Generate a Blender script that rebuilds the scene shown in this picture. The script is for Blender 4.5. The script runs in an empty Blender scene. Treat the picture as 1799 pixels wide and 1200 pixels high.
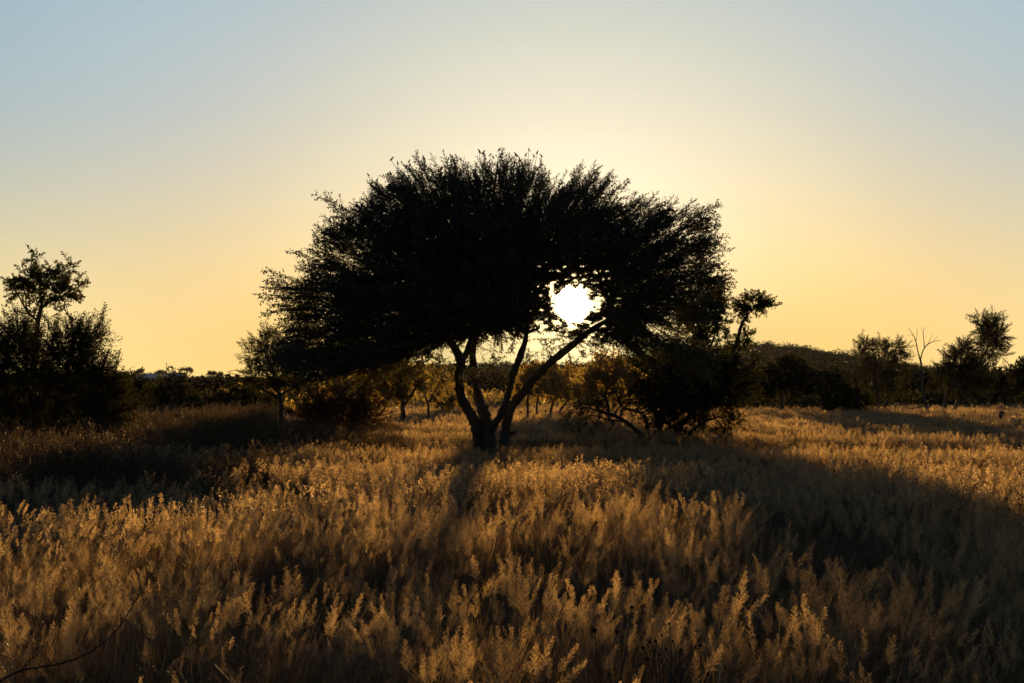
import bpy, math, random
import numpy as np

rng = np.random.default_rng(7)
random.seed(7)
sc = bpy.context.scene
COL = sc.collection

# ------------------------------------------------------------------ camera
F = 2498.6            # focal length in pixels of the 1799 px wide photograph (50 mm)
PX0, PY0 = 899.5, 600.0
HOR = 668.0          # pixel row of the level horizon
PITCH = math.atan((HOR - PY0) / F)
H = 2.1
cam_d = bpy.data.cameras.new('camera')
cam = bpy.data.objects.new('camera', cam_d)
COL.objects.link(cam)
cam_d.lens = 50.0
cam_d.sensor_width = 36.0
cam_d.clip_start = 0.1
cam_d.clip_end = 6000.0
cam.location = (0, 0, H)
cam.rotation_euler = (math.radians(90) + PITCH, 0, 0)
sc.camera = cam

CA, SA = math.cos(PITCH), math.sin(PITCH)


def ray(px, py):
    u = (px - PX0) / F
    v = (PY0 - py) / F
    return np.array([u, CA - SA * v, SA + CA * v])


def P(px, py, D):
    d = ray(px, py)
    return d * (D / d[1]) + np.array([0, 0, H])


def project(p):
    q = np.asarray(p) - np.array([0, 0, H])
    f = q[..., 1] * CA + q[..., 2] * SA
    v = -q[..., 1] * SA + q[..., 2] * CA
    return PX0 + F * q[..., 0] / f, PY0 - F * v / f


SUN_PX = (1006.0, 536.0)
SUN = ray(*SUN_PX)
SUN = SUN / np.linalg.norm(SUN)
SUN_EL = math.asin(SUN[2])
SUN_AZ = math.atan2(SUN[0], SUN[1])      # clockwise from +Y

# ------------------------------------------------------------------ world
w = bpy.data.worlds.new("World")
sc.world = w
w.use_nodes = True
nt = w.node_tree
N, L = nt.nodes, nt.links
for n in list(N):
    N.remove(n)
out = N.new('ShaderNodeOutputWorld')
sky = N.new('ShaderNodeTexSky')
sky.sky_type = 'NISHITA'
sky.sun_disc = False
sky.sun_elevation = SUN_EL
sky.sun_rotation = SUN_AZ
sky.altitude = 300
sky.air_density = 1.0
sky.dust_density = 8.0
sky.ozone_density = 4.0
bg1 = N.new('ShaderNodeBackground')
bg1.inputs[1].default_value = 0.05
L.new(sky.outputs[0], bg1.inputs[0])
tc = N.new('ShaderNodeTexCoord')
nrm = N.new('ShaderNodeVectorMath'); nrm.operation = 'NORMALIZE'
L.new(tc.outputs['Generated'], nrm.inputs[0])
dot = N.new('ShaderNodeVectorMath'); dot.operation = 'DOT_PRODUCT'
L.new(nrm.outputs[0], dot.inputs[0])
dot.inputs[1].default_value = tuple(SUN)


def math_node(op, a, b=None, clamp=False):
    m = N.new('ShaderNodeMath'); m.operation = op; m.use_clamp = clamp
    for i, x in enumerate((a, b)):
        if x is None:
            continue
        if isinstance(x, (int, float)):
            m.inputs[i].default_value = x
        else:
            L.new(x, m.inputs[i])
    return m.outputs[0]


clampd = math_node('MINIMUM', dot.outputs['Value'], 0.9999999)
ang = math_node('MULTIPLY', math_node('ARCCOSINE', clampd), 180 / math.pi)
sep = N.new('ShaderNodeSeparateXYZ')
L.new(nrm.outputs[0], sep.inputs[0])
elev = math_node('MULTIPLY', math_node('ARCSINE', sep.outputs[2]), 180 / math.pi)


def ramp(val, span, stops):
    r = N.new('ShaderNodeValToRGB')
    cr = r.color_ramp
    cr.interpolation = 'B_SPLINE'
    while len(cr.elements) > 1:
        cr.elements.remove(cr.elements[-1])
    first = True
    for x, c in stops:
        if first:
            e = cr.elements[0]; e.position = x / span; first = False
        else:
            e = cr.elements.new(x / span)
        e.color = (*c, 1)
    L.new(math_node('DIVIDE', val, span, True), r.inputs[0])
    return r.outputs[0]


base_el = ramp(elev, 90.0, [(0, (.59, .435, .155)), (.5, (.58, .43, .16)), (3, (.45, .355, .165)), (6, (.268, .254, .172)),
                            (9.5, (.165, .203, .205)), (12, (.148, .203, .217)), (15, (.132, .198, .226)), (18, (.112, .172, .205)), (26, (.05, .085, .11)),
                            (60, (.02, .035, .055)), (90, (.015, .025, .04))])
near_sun = ramp(ang, 180.0, [(0, (.42, .45, .55)), (5, (.54, .62, .68)), (8, (.82, .76, .63)), (11, (.92, .83, .65)), (15, (.926, .84, .79)),
                             (20, (1, 1, 1)), (27, (1, 1, 1)), (40, (.4, .43, .46)), (80, (.12, .15, .19)),
                             (130, (.06, .085, .11)), (180, (.055, .08, .10))])
mul = N.new('ShaderNodeMix'); mul.data_type = 'RGBA'; mul.blend_type = 'MULTIPLY'
mul.inputs[0].default_value = 1.0
L.new(base_el, mul.inputs[6]); L.new(near_sun, mul.inputs[7])
bg2 = N.new('ShaderNodeBackground')
L.new(mul.outputs[2], bg2.inputs[0])
# the sun's own disc with the bright aureole close round it
core = math_node('MULTIPLY', math_node('POWER', 2.71828, math_node('DIVIDE', ang, -1.9)), 1.3)
mr = N.new('ShaderNodeMapRange')
mr.interpolation_type = 'SMOOTHSTEP'
L.new(ang, mr.inputs[0])
mr.inputs[1].default_value = 0.95
mr.inputs[2].default_value = 0.60
mr.inputs[3].default_value = 0.0
mr.inputs[4].default_value = 5.0
bg3 = N.new('ShaderNodeBackground')
bg3.inputs[0].default_value = (1.0, 0.80, 0.40, 1)
L.new(math_node('ADD', core, mr.outputs[0]), bg3.inputs[1])
a1 = N.new('ShaderNodeAddShader'); a2 = N.new('ShaderNodeAddShader')
L.new(bg1.outputs[0], a1.inputs[0]); L.new(bg2.outputs[0], a1.inputs[1])
L.new(a1.outputs[0], a2.inputs[0]); L.new(bg3.outputs[0], a2.inputs[1])
L.new(a2.outputs[0], out.inputs[0])

# ------------------------------------------------------------------ sun lamp
sd = bpy.data.lights.new('sun', 'SUN')
sd.energy = 5.0
sd.angle = math.radians(0.8)
sd.color = (1.0, 0.68, 0.31)
sun = bpy.data.objects.new('sun', sd)
COL.objects.link(sun)
sun.location = (3, 60, 40)
sun.rotation_euler = (math.pi / 2 - SUN_EL, 0, math.pi - SUN_AZ)

sc.view_settings.view_transform = 'Standard'
sc.view_settings.look = 'None'
sc.view_settings.exposure = 0.9
sc.view_settings.gamma = 1.0
sc.render.engine = 'CYCLES'
sc.cycles.use_denoising = True
sc.cycles.max_bounces = 5
sc.cycles.diffuse_bounces = 2
sc.cycles.transmission_bounces = 3
sc.cycles.glossy_bounces = 1
sc.cycles.transparent_max_bounces = 4
sc.cycles.volume_bounces = 0
sc.cycles.sample_clamp_indirect = 3.0


# ------------------------------------------------------------------ materials
def new_mat(name):
    m = bpy.data.materials.new(name)
    m.use_nodes = True
    t = m.node_tree
    for n in list(t.nodes):
        t.nodes.remove(n)
    return m, t


def leaf_mat(name, col_a, col_b, trans, scale=3.0, per_object=False, trans_tint=(1, 1, 1), gloss=0.0, gloss_rough=.38):
    """diffuse + translucent, the colour varied from clump to clump"""
    m, t = new_mat(name)
    o = t.nodes.new('ShaderNodeOutputMaterial')
    if per_object:
        fac = t.nodes.new('ShaderNodeObjectInfo').outputs['Random']
    else:
        g = t.nodes.new('ShaderNodeNewGeometry')
        nz = t.nodes.new('ShaderNodeTexNoise')
        nz.inputs['Scale'].default_value = scale
        nz.inputs['Detail'].default_value = 3
        t.links.new(g.outputs['Position'], nz.inputs['Vector'])
        fac = nz.outputs['Fac']
    mx = t.nodes.new('ShaderNodeMix'); mx.data_type = 'RGBA'
    t.links.new(fac, mx.inputs[0])
    mx.inputs[6].default_value = (*col_a, 1)
    mx.inputs[7].default_value = (*col_b, 1)
    d = t.nodes.new('ShaderNodeBsdfDiffuse')
    tr = t.nodes.new('ShaderNodeBsdfTranslucent')
    t.links.new(mx.outputs[2], d.inputs[0])
    tm = t.nodes.new('ShaderNodeMix'); tm.data_type = 'RGBA'; tm.blend_type = 'MULTIPLY'
    tm.inputs[0].default_value = 1
    t.links.new(mx.outputs[2], tm.inputs[6])
    tm.inputs[7].default_value = (*trans_tint, 1)
    t.links.new(tm.outputs[2], tr.inputs[0])
    ms = t.nodes.new('ShaderNodeMixShader')
    ms.inputs[0].default_value = trans
    t.links.new(d.outputs[0], ms.inputs[1]); t.links.new(tr.outputs[0], ms.inputs[2])
    res = ms.outputs[0]
    if gloss:      # straw has a sheen that flashes against the light
        gl = t.nodes.new('ShaderNodeBsdfGlossy')
        gl.inputs['Roughness'].default_value = gloss_rough
        gl.inputs['Color'].default_value = (1.0, .86, .62, 1)
        m2 = t.nodes.new('ShaderNodeMixShader')
        m2.inputs[0].default_value = gloss
        t.links.new(res, m2.inputs[1]); t.links.new(gl.outputs[0], m2.inputs[2])
        res = m2.outputs[0]
    t.links.new(res, o.inputs[0])
    return m


def solid_mat(name, col_a, col_b, scale, rough=0.9, bump=0.0, stretch=(1, 1, 1), spec=0.2, metallic=0.0):
    m, t = new_mat(name)
    o = t.nodes.new('ShaderNodeOutputMaterial')
    b = t.nodes.new('ShaderNodeBsdfPrincipled')
    b.inputs['Roughness'].default_value = rough
    b.inputs['Metallic'].default_value = metallic
    b.inputs['Specular IOR Level'].default_value = spec
    g = t.nodes.new('ShaderNodeNewGeometry')
    mp = t.nodes.new('ShaderNodeMapping')
    mp.inputs['Scale'].default_value = stretch
    t.links.new(g.outputs['Position'], mp.inputs[0])
    nz = t.nodes.new('ShaderNodeTexNoise')
    nz.inputs['Scale'].default_value = scale
    nz.inputs['Detail'].default_value = 6
    t.links.new(mp.outputs[0], nz.inputs['Vector'])
    mx = t.nodes.new('ShaderNodeMix'); mx.data_type = 'RGBA'
    t.links.new(nz.outputs['Fac'], mx.inputs[0])
    mx.inputs[6].default_value = (*col_a, 1)
    mx.inputs[7].default_value = (*col_b, 1)
    t.links.new(mx.outputs[2], b.inputs['Base Color'])
    if bump:
        bp = t.nodes.new('ShaderNodeBump')
        bp.inputs['Strength'].default_value = bump
        bp.inputs['Distance'].default_value = 0.03
        t.links.new(nz.outputs['Fac'], bp.inputs['Height'])
        t.links.new(bp.outputs[0], b.inputs['Normal'])
    t.links.new(b.outputs[0], o.inputs[0])
    return m


M_BARK = solid_mat('acacia_bark', (.05, .04, .03), (.12, .09, .065), 14, 0.65, 0.9, (1, 1, .35), 0.4)
M_BARK_GREY = solid_mat('grey_bark', (.10, .085, .07), (.20, .17, .14), 16, 0.95, 0.6, (1, 1, .35), 0.1)
M_DEADWOOD = solid_mat('bleached_dead_wood', (.10, .08, .06), (.20, .165, .13), 20, 0.9, 0.4, (1, 1, .3), 0.1)
M_TWIG = solid_mat('twig_bark', (.04, .03, .022), (.08, .06, .045), 30, 0.9, 0, (1, 1, 1), 0.1)
M_LEAF = leaf_mat('acacia_leaf', (.030, .034, .014), (.055, .056, .022), .42, 1.2, False, (1.5, 1.1, .6), .10, .30)
M_LEAF_BROAD = leaf_mat('broad_leaf', (.035, .045, .016), (.07, .075, .028), .45, 1.5, False, (1.6, 1.2, .6))
M_LEAF_DRY_LIT = leaf_mat('dry_bush_leaf_lit_tint', (.16, .125, .042), (.34, .25, .085), .7, 1.5, False, (1.35, 1.1, .55), .10, .35)  # raised gold colour carries the glow of low sun behind the leaves
M_LEAF_RED = leaf_mat('russet_leaf', (.07, .032, .016), (.12, .055, .024), .5, 1.5, False, (1.4, .9, .6))
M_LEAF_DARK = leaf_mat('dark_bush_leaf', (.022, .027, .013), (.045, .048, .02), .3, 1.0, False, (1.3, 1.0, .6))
M_WOODS = leaf_mat('woodland_leaf', (.014, .0105, .005), (.025, .019, .009), .05, .12, False, (1.4, 1.0, .6))
M_GRASS = leaf_mat('dry_grass_blade', (.06, .038, .017), (.18, .12, .05), .5, 1, True, (1.2, .95, .65), .10, .5)
M_PLUME = leaf_mat('grass_plume', (.10, .072, .040), (.56, .415, .225), .62, 1, True, (1.27, 1.03, .66), .18, .48)
M_FORB = leaf_mat('brown_weed', (.026, .019, .011), (.08, .055, .028), .5, 1, True, (1.2, 1.0, .65), .08, .5)
M_SOIL = solid_mat('soil_and_straw', (.05, .035, .02), (.13, .095, .055), 1.8, 1.0, 0.6, (1, 1, 1), 0.0)
M_HILL = solid_mat('scrub_hillside', (.016, .012, .006), (.03, .023, .012), .08, 1.0, 0.0, (1, 1, 1), 0.0)
M_BIRD = solid_mat('dark_feathers', (.03, .024, .02), (.07, .055, .045), 25, .8, 0, (1, 1, 1), .2)
M_SEED = solid_mat('dry_seed_head', (.012, .010, .008), (.03, .024, .018), 90, 1.0, 0.5, (1, 1, 1), 0.0)
M_ROOF = solid_mat('grey_metal_roof', (.26, .28, .32), (.34, .36, .40), 2, .45, 0, (1, 1, 1), .5, .4)
M_WALL = solid_mat('plaster_wall', (.25, .2, .15), (.32, .26, .2), 1, .95)
M_STEEL = solid_mat('mast_steel', (.1, .1, .1), (.16, .15, .15), 4, .5, 0, (1, 1, 1), .5, .6)


# ------------------------------------------------------------------ mesh helpers
class Geo:
    """collects quads (as four corners each) with a material slot, and welds nothing"""
    def __init__(self):
        self.v = []; self.f = []; self.m = []; self.n = 0; self.smooth = []

    def quads(self, q, mat=0, smooth=False):
        q = np.asarray(q, dtype=np.float32)
        k = len(q)
        if not k:
            return
        self.v.append(q.reshape(-1, 3))
        self.f.append(np.arange(k * 4, dtype=np.int32).reshape(k, 4) + self.n)
        self.m.append(np.broadcast_to(np.asarray(mat, dtype=np.int32), (k,)).copy())
        self.smooth.append(np.full(k, smooth))
        self.n += k * 4

    def grid(self, verts, faces, mat=0, smooth=True):
        verts = np.asarray(verts, dtype=np.float32)
        faces = np.asarray(faces, dtype=np.int32)
        self.v.append(verts); self.f.append(faces + self.n)
        self.m.append(np.full(len(faces), mat, dtype=np.int32))
        self.smooth.append(np.full(len(faces), smooth))
        self.n += len(verts)

    def mesh(self, name, mats, origin=(0, 0, 0)):
        me = bpy.data.meshes.new(name)
        v = np.concatenate(self.v) - np.asarray(origin, dtype=np.float32)
        f = np.concatenate(self.f)
        me.vertices.add(len(v))
        me.vertices.foreach_set('co', v.astype(np.float32).ravel())
        me.loops.add(f.size)
        me.loops.foreach_set('vertex_index', f.ravel().astype(np.int32))
        me.polygons.add(len(f))
        me.polygons.foreach_set('loop_start', np.arange(0, f.size, 4, dtype=np.int32))
        me.polygons.foreach_set('material_index', np.concatenate(self.m))
        me.polygons.foreach_set('use_smooth', np.concatenate(self.smooth))
        for m in mats:
            me.materials.append(m)
        me.update(calc_edges=True)
        return me


def tag(o, label=None, cat=None, group=None, kind=None):
    if label: o['label'] = label
    if cat: o['category'] = cat
    if group: o['group'] = group
    if kind: o['kind'] = kind
    return o


def link(name, me, parent=None, loc=None):
    o = bpy.data.objects.new(name, me)
    COL.objects.link(o)
    if parent is not None:
        o.parent = parent
    if loc is not None:
        o.location = loc
    return o


def empty(name, loc, label, cat, group=None):
    o = bpy.data.objects.new(name, None)
    COL.objects.link(o)
    o.location = loc
    o.empty_display_size = 0.3
    return tag(o, label, cat, group)


def smooth_path(pts, rad, sub=5):
    pts = np.asarray(pts, float); rad = np.asarray(rad, float)
    n = len(pts)
    if n < 3:
        t = np.linspace(0, 1, sub + 1)[:, None]
        return pts[0] + (pts[-1] - pts[0]) * t, rad[0] + (rad[-1] - rad[0]) * t[:, 0]
    ext = np.vstack([2 * pts[0] - pts[1], pts, 2 * pts[-1] - pts[-2]])
    o = []; r = []
    for i in range(n - 1):
        p0, p1, p2, p3 = ext[i:i + 4]
        for k in range(sub):
            t = k / sub
            o.append(.5 * (2 * p1 + (p2 - p0) * t + (2 * p0 - 5 * p1 + 4 * p2 - p3) * t * t + (3 * p1 - p0 - 3 * p2 + p3) * t ** 3))
            r.append(rad[i] + (rad[i + 1] - rad[i]) * t)
    o.append(pts[-1]); r.append(rad[-1])
    return np.array(o), np.array(r)


def tube(g, pts, rad, sides=8, lump=0.0, sub=5, mat=0, r=rng):
    p, rr = smooth_path(pts, rad, sub)
    n = len(p)
    t = np.gradient(p, axis=0)
    t /= np.linalg.norm(t, axis=1)[:, None] + 1e-9
    ref = np.array([0.13, 0.99, 0.07])
    a = np.cross(t, ref); a /= np.linalg.norm(a, axis=1)[:, None] + 1e-9
    b = np.cross(t, a)
    th = np.linspace(0, 2 * math.pi, sides, endpoint=False)
    rad2 = rr[:, None] * (1 + lump * (r.random((n, sides)) - .5) + lump * .8 * (r.random((n, 1)) - .5))
    v = p[:, None, :] + rad2[:, :, None] * (np.cos(th)[None, :, None] * a[:, None, :] + np.sin(th)[None, :, None] * b[:, None, :])
    i = np.arange(n - 1)[:, None] * sides; j = np.arange(sides)[None, :]; k = (j + 1) % sides
    f = np.stack([i + j, i + k, i + sides + k, i + sides + j], -1).reshape(-1, 4)
    g.grid(v.reshape(-1, 3), f, mat)


def frame(d):
    d = d / (np.linalg.norm(d) + 1e-9)
    ref = np.array([0, 0, 1.]) if abs(d[2]) < .9 else np.array([1., 0, 0])
    a = np.cross(ref, d); a /= np.linalg.norm(a)
    return d, a, np.cross(d, a)


def leaf_quad(base, d, side, ln, wd):
    """a leaf: a diamond from its base"""
    mid = base + d * ln * .5
    return [base, mid + side * wd * .5, base + d * ln, mid - side * wd * .5]


def twig_prism(p0, p1, r0, r1):
    d, a, b = frame(p1 - p0)
    q = []
    for k in range(3):
        t0, t1 = 2 * math.pi * k / 3, 2 * math.pi * (k + 1) / 3
        e0 = math.cos(t0) * a + math.sin(t0) * b
        e1 = math.cos(t1) * a + math.sin(t1) * b
        q.append([p0 + e0 * r0, p0 + e1 * r0, p1 + e1 * r1, p1 + e0 * r1])
    return q


def make_spray(kind, r):
    """one spray of foliage, about 1 m long, growing along +X; returns quads and slots (0 leaf, 1 twig)"""
    spec = {   # side twigs, side length, angle, leaf step, leaf length, leaf width, leaves at a node, twig radius
        'acacia': (9, .34, 34, .040, .060, .030, 2, .0075),
        'feather': (10, .30, 38, .05, .07, .035, 2, .008),
        'broad': (7, .26, 52, .06, .11, .085, 2, .008),
        'whip': (7, .40, 26, .06, .065, .03, 2, .007),
        'mid': (8, .34, 45, .085, .15, .10, 2, .011),
        'bare': (8, .38, 38, 9, .1, .1, 0, .009),
    }[kind]
    ns, sl, an, step, ll, lw, nn, tr = spec
    Q = []; S = []
    def line(p0, d0, ln, r0, leaves, start=0.0, curl=.25):
        seg = 4 if ln > .6 else 2
        p = p0.copy(); d = d0 / np.linalg.norm(d0)
        pts = [p.copy()]; ds = [d.copy()]
        for s in range(seg):
            d = d + r.normal(0, curl / seg, 3); d /= np.linalg.norm(d)
            p1 = p + d * ln / seg
            ra = r0 * (1 - s / seg * .7); rb = r0 * (1 - (s + 1) / seg * .7)
            for q in twig_prism(p, p1, ra, rb):
                Q.append(q); S.append(1)
            p = p1; pts.append(p.copy()); ds.append(d.copy())
        if leaves:
            x = start
            while x < ln:
                fi = min(x / ln * seg, seg - 1e-6); i = int(fi)
                c = pts[i] + (pts[i + 1] - pts[i]) * (fi - i)
                for k in range(leaves):
                    dd, a, b = frame(ds[i])
                    ph = r.random() * 2 * math.pi
                    o = math.cos(ph) * a + math.sin(ph) * b
                    al = math.radians(r.uniform(35, 80))
                    ld = math.cos(al) * dd + math.sin(al) * o
                    sd_ = np.cross(ld, r.normal(size=3)); sd_ /= np.linalg.norm(sd_) + 1e-9
                    s = r.uniform(.6, 1.25)
                    Q.append(leaf_quad(c, ld, sd_, ll * s, lw * s)); S.append(0)
                x += step * r.uniform(.6, 1.4)
        return pts, ds
    pts, ds = line(np.zeros(3), np.array([1., 0, 0]), 1.0, tr, nn, .2, .3)
    for k in range(ns):
        t = .12 + .78 * (k + r.random() * .7) / ns
        i = min(int(t * 4), 3)
        c = pts[i] + (pts[i + 1] - pts[i]) * (t * 4 - i)
        dd, a, b = frame(ds[i])
        ph = k * 2.4 + r.normal(0, .4)
        al = math.radians(an + r.normal(0, 9))
        d = math.cos(al) * dd + math.sin(al) * (math.cos(ph) * a + math.sin(ph) * b)
        line(c, d, sl * (1.15 - .7 * t) * r.uniform(.7, 1.25), tr * .6, nn, .03, .35)
    return np.array(Q, dtype=np.float32), np.array(S, dtype=np.int32)


_pr = np.random.default_rng(11)
SPRAYS = {k: [make_spray(k, _pr) for _ in range(6)] for k in ('acacia', 'feather', 'broad', 'whip', 'mid', 'bare')}


def place_sprays(g, kind, pos, dirs, scale, r, cull=None, droop=None):
    """copies of the foliage sprays grown into one crown"""
    pos = np.asarray(pos); dirs = np.asarray(dirs); n = len(pos)
    dirs = dirs / (np.linalg.norm(dirs, axis=1)[:, None] + 1e-9)
    rv = r.normal(size=(n, 3))
    a = np.cross(dirs, rv); a /= np.linalg.norm(a, axis=1)[:, None] + 1e-9
    b = np.cross(dirs, a)
    R = np.stack([dirs, a, b], axis=1)           # rows: local x, y, z in world
    which = r.integers(0, len(SPRAYS[kind]), n)
    scale = np.broadcast_to(np.asarray(scale, float), (n,))
    for k, (Q, S) in enumerate(SPRAYS[kind]):
        ix = np.where(which == k)[0]
        if not len(ix):
            continue
        V = np.einsum('qcj,njk->nqck', Q, R[ix]) * scale[ix][:, None, None, None] + pos[ix][:, None, None, :]
        if droop is not None:
            dx = np.linalg.norm(V - pos[ix][:, None, None, :], axis=-1)
            V[..., 2] -= droop * dx ** 2
        V = V.reshape(-1, 4, 3)
        sl = np.tile(S, len(ix))
        if cull is not None:
            keep = cull(V.mean(axis=1))
            V = V[keep]; sl = sl[keep]
        g.quads(V, sl)


def noise2(x, y, seed=0):
    """smooth value noise in 0..1"""
    x = np.asarray(x, float); y = np.asarray(y, float)
    xi = np.floor(x).astype(np.int64); yi = np.floor(y).astype(np.int64)
    fx = x - xi; fy = y - yi
    fx = fx * fx * (3 - 2 * fx); fy = fy * fy * (3 - 2 * fy)
    def h(a, b):
        s = np.sin(a * 127.1 + b * 311.7 + seed * 74.7) * 43758.5453
        return s - np.floor(s)
    return (h(xi, yi) * (1 - fx) + h(xi + 1, yi) * fx) * (1 - fy) + (h(xi, yi + 1) * (1 - fx) + h(xi + 1, yi + 1) * fx) * fy


# ------------------------------------------------------------------ ground
def ground_h(x, y):
    x = np.asarray(x, float); y = np.asarray(y, float)
    z = .16 * (noise2(x / 9, y / 6, 1) - .5) + .5 * (noise2(x / 45 + 3, y / 40, 2) - .5) * np.clip((y - 50) / 60, 0, 1)
    u = x / np.maximum(y, 4)
    left = 1 / (1 + np.exp((u + .15) * 30))
    mid = np.exp(-((u - .04) / .12) ** 2)
    z = z + left * (-.42 * np.exp(-((y - 19.5) / 3.2) ** 2) + .14 * np.exp(-((y - 27) / 3) ** 2))
    z = z + .15 * np.exp(-((y - 14.2) / 1.7) ** 2) * np.exp(-((u + .17) / .12) ** 2)
    z = z + mid * (.22 * np.exp(-((y - 14.8) / 1.1) ** 2) - .34 * np.exp(-((y - 17.4) / 1.3) ** 2) + .16 * np.exp(-((y - 20.5) / 1.8) ** 2))
    z = z + .12 * np.sin(y * 1.15 + 2.0 * noise2(x / 6, y / 6, 8) * 3) * np.clip((13.5 - y) / 3, 0, 1) * np.clip(y / 4, 0, 1)
    z = z + .13 * np.sin(y * .62 + 5 * noise2(x / 12, y / 30, 12)) * np.clip((y - 22) / 6, 0, 1) * np.clip((62 - y) / 12, 0, 1) * (1 - np.exp(-((x + .6) / 2.5) ** 2 - ((y - 36) / 3.0) ** 2))
    return z


def gz(x, y):
    return float(ground_h(np.array([x]), np.array([y]))[0])


def spaced(lo, hi, fine, far):
    v = [0.0]
    while v[-1] < hi:
        v.append(v[-1] + fine + (far - fine) * min(1, v[-1] / 300))
    m = [0.0]
    while m[-1] > lo:
        m.append(m[-1] - fine - (far - fine) * min(1, -m[-1] / 300))
    return np.array(sorted(set(m + v)))


gx = spaced(-700, 700, .9, 30); gy = spaced(-80, 1000, .8, 25)
X, Y = np.meshgrid(gx, gy)
Z = ground_h(X, Y)
g = Geo()
nx = len(gx)
i = np.arange(len(gy) - 1)[:, None] * nx + np.arange(nx - 1)[None, :]
g.grid(np.stack([X, Y, Z], -1).reshape(-1, 3), np.stack([i, i + 1, i + nx + 1, i + nx], -1).reshape(-1, 4), 0)
tag(link('ground', g.mesh('ground', [M_SOIL])), 'sandy ground under the dry grass of the plain', 'ground', kind='structure')

# ------------------------------------------------------------------ hills
SKY_X = np.array([-900, -300, 0, 215, 440, 560, 700, 850, 1000, 1150, 1280, 1335, 1420, 1500, 1600, 1700, 1799, 2100, 2700])
SKY_Y = np.array([676, 668, 662, 657, 668, 660, 646, 640, 642, 624, 608, 604, 612, 625, 640, 655, 664, 670, 678])
HD = 460.0


def hill_crest(x):
    px = PX0 + F * x / HD
    return (HOR - np.interp(px, SKY_X, SKY_Y)) / F * HD + H - 2.6


def hill_z(x, y):
    c = hill_crest(x * HD / np.maximum(y, 200))
    t = np.clip((y - 290) / (HD - 290), 0, 1)
    u = np.clip((800 - y) / (800 - HD), 0, 1)
    s = (t * t * (3 - 2 * t)) * (u * u * (3 - 2 * u))
    return -1.2 + (c + 1.2) * s + .6 * (noise2(x / 14, y / 14, 5) - .5) * s


hx = np.arange(-460, 461, 5.0); hy = np.arange(285, 801, 8.0)
X, Y = np.meshgrid(hx, hy); Z = hill_z(X, Y)
g = Geo(); nx = len(hx)
i = np.arange(len(hy) - 1)[:, None] * nx + np.arange(nx - 1)[None, :]
g.grid(np.stack([X, Y, Z], -1).reshape(-1, 3), np.stack([i, i + 1, i + nx + 1, i + nx], -1).reshape(-1, 4), 0)
tag(link('hill', g.mesh('hill', [M_HILL])), 'low wooded ridge that rises to a rounded hill right of the big tree', 'hill', kind='structure')

HOUSES = [(262, 400.0), (307, 405.0)]
r = np.random.default_rng(21)
g = Geo()


def crown_cloud(g, c, rx, rz, n, size, r):
    """leaf clumps of one far crown"""
    d = r.normal(size=(n, 3)); d /= np.linalg.norm(d, axis=1)[:, None]
    d[:, 2] = np.where(d[:, 2] < -.3, -.3 * r.random(n), d[:, 2])
    rad = r.random((n, 1)) ** .4
    p = c + d * rad * np.array([rx, rx, rz])
    a = r.normal(size=(n, 3)); a /= np.linalg.norm(a, axis=1)[:, None]
    b = np.cross(a, d + r.normal(0, .5, (n, 3))); b /= np.linalg.norm(b, axis=1)[:, None] + 1e-9
    s = size * r.uniform(.5, 1.3, (n, 1))
    a = a * s; b = b * s * .7
    g.quads(np.stack([p - a, p - b, p + a, p + b], 1))


for k in range(2600):
    y = r.uniform(300, 520)
    x = r.uniform(-.46, .46) * y
    z = float(hill_z(np.array([x]), np.array([y]))[0])
    px, py = project(np.array([x, y, z + 2.0]))
    if any(abs(px - hx_) < 17 and y < hd + 3 and y > hd - 60 for hx_, hd in HOUSES):
        continue
    s = r.uniform(.7, 1.3)
    crown_cloud(g, np.array([x, y, z + 1.6 * s]), 2.4 * s, 1.5 * s, 150, .27, r)
tag(link('hill_woodland', g.mesh('hill_woodland', [M_WOODS])), 'far bushes and trees that cover the ridge and the hill', 'woodland', kind='stuff')

g = Geo()
for k in range(1150):
    y = 120 + 175 * r.random() ** .8
    x = r.uniform(-.47, .47) * y
    px, _ = project(np.array([x, y, 1.0]))
    if r.random() < .35 and 820 < px < 1100:
        continue
    z = gz(x, y)
    s = r.uniform(.6, 1.1) if px > 640 else r.uniform(.55, .85)
    if 235 < px < 335:
        s = min(s, .62)
    crown_cloud(g, np.array([x, y, z + 2.0 * s]), 2.1 * s, 1.5 * s, 70, .26, r)
    crown_cloud(g, np.array([x, y, z + .8 * s]), 1.5 * s, 1.0 * s, 24, .26, r)
    if r.random() < .5:
        tube(g, [(x, y, z - .1), (x + r.normal(0, .2), y, z + 1.8 * s)], [.09, .06], 5, .1, 2)
tag(link('far_woodland', g.mesh('far_woodland', [M_WOODS])), 'far belt of scrub trees across the plain behind the single trees', 'woodland', kind='stuff')


# low scrub under and between trees, dark at sides, sunlight coloured into the middle
gd_, gl_ = Geo(), Geo()
for k in range(950):
    px = r.uniform(-60, 1860)
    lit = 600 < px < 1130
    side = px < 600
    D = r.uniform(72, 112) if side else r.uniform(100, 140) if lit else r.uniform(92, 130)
    if lit and r.random() < .45:
        continue
    c = P(px, HOR, D)
    s = r.uniform(.6, 1.15)
    c[2] = gz(c[0], D) + .55 * s
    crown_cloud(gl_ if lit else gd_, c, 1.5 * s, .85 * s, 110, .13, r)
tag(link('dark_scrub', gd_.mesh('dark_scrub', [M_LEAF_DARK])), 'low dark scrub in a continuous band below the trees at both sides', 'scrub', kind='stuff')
tag(link('sun_tinted_scrub', gl_.mesh('sun_tinted_scrub', [M_LEAF_DRY_LIT])), 'low sunlight-tinted scrub behind the stems of the big umbrella tree', 'scrub', kind='stuff')


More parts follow.
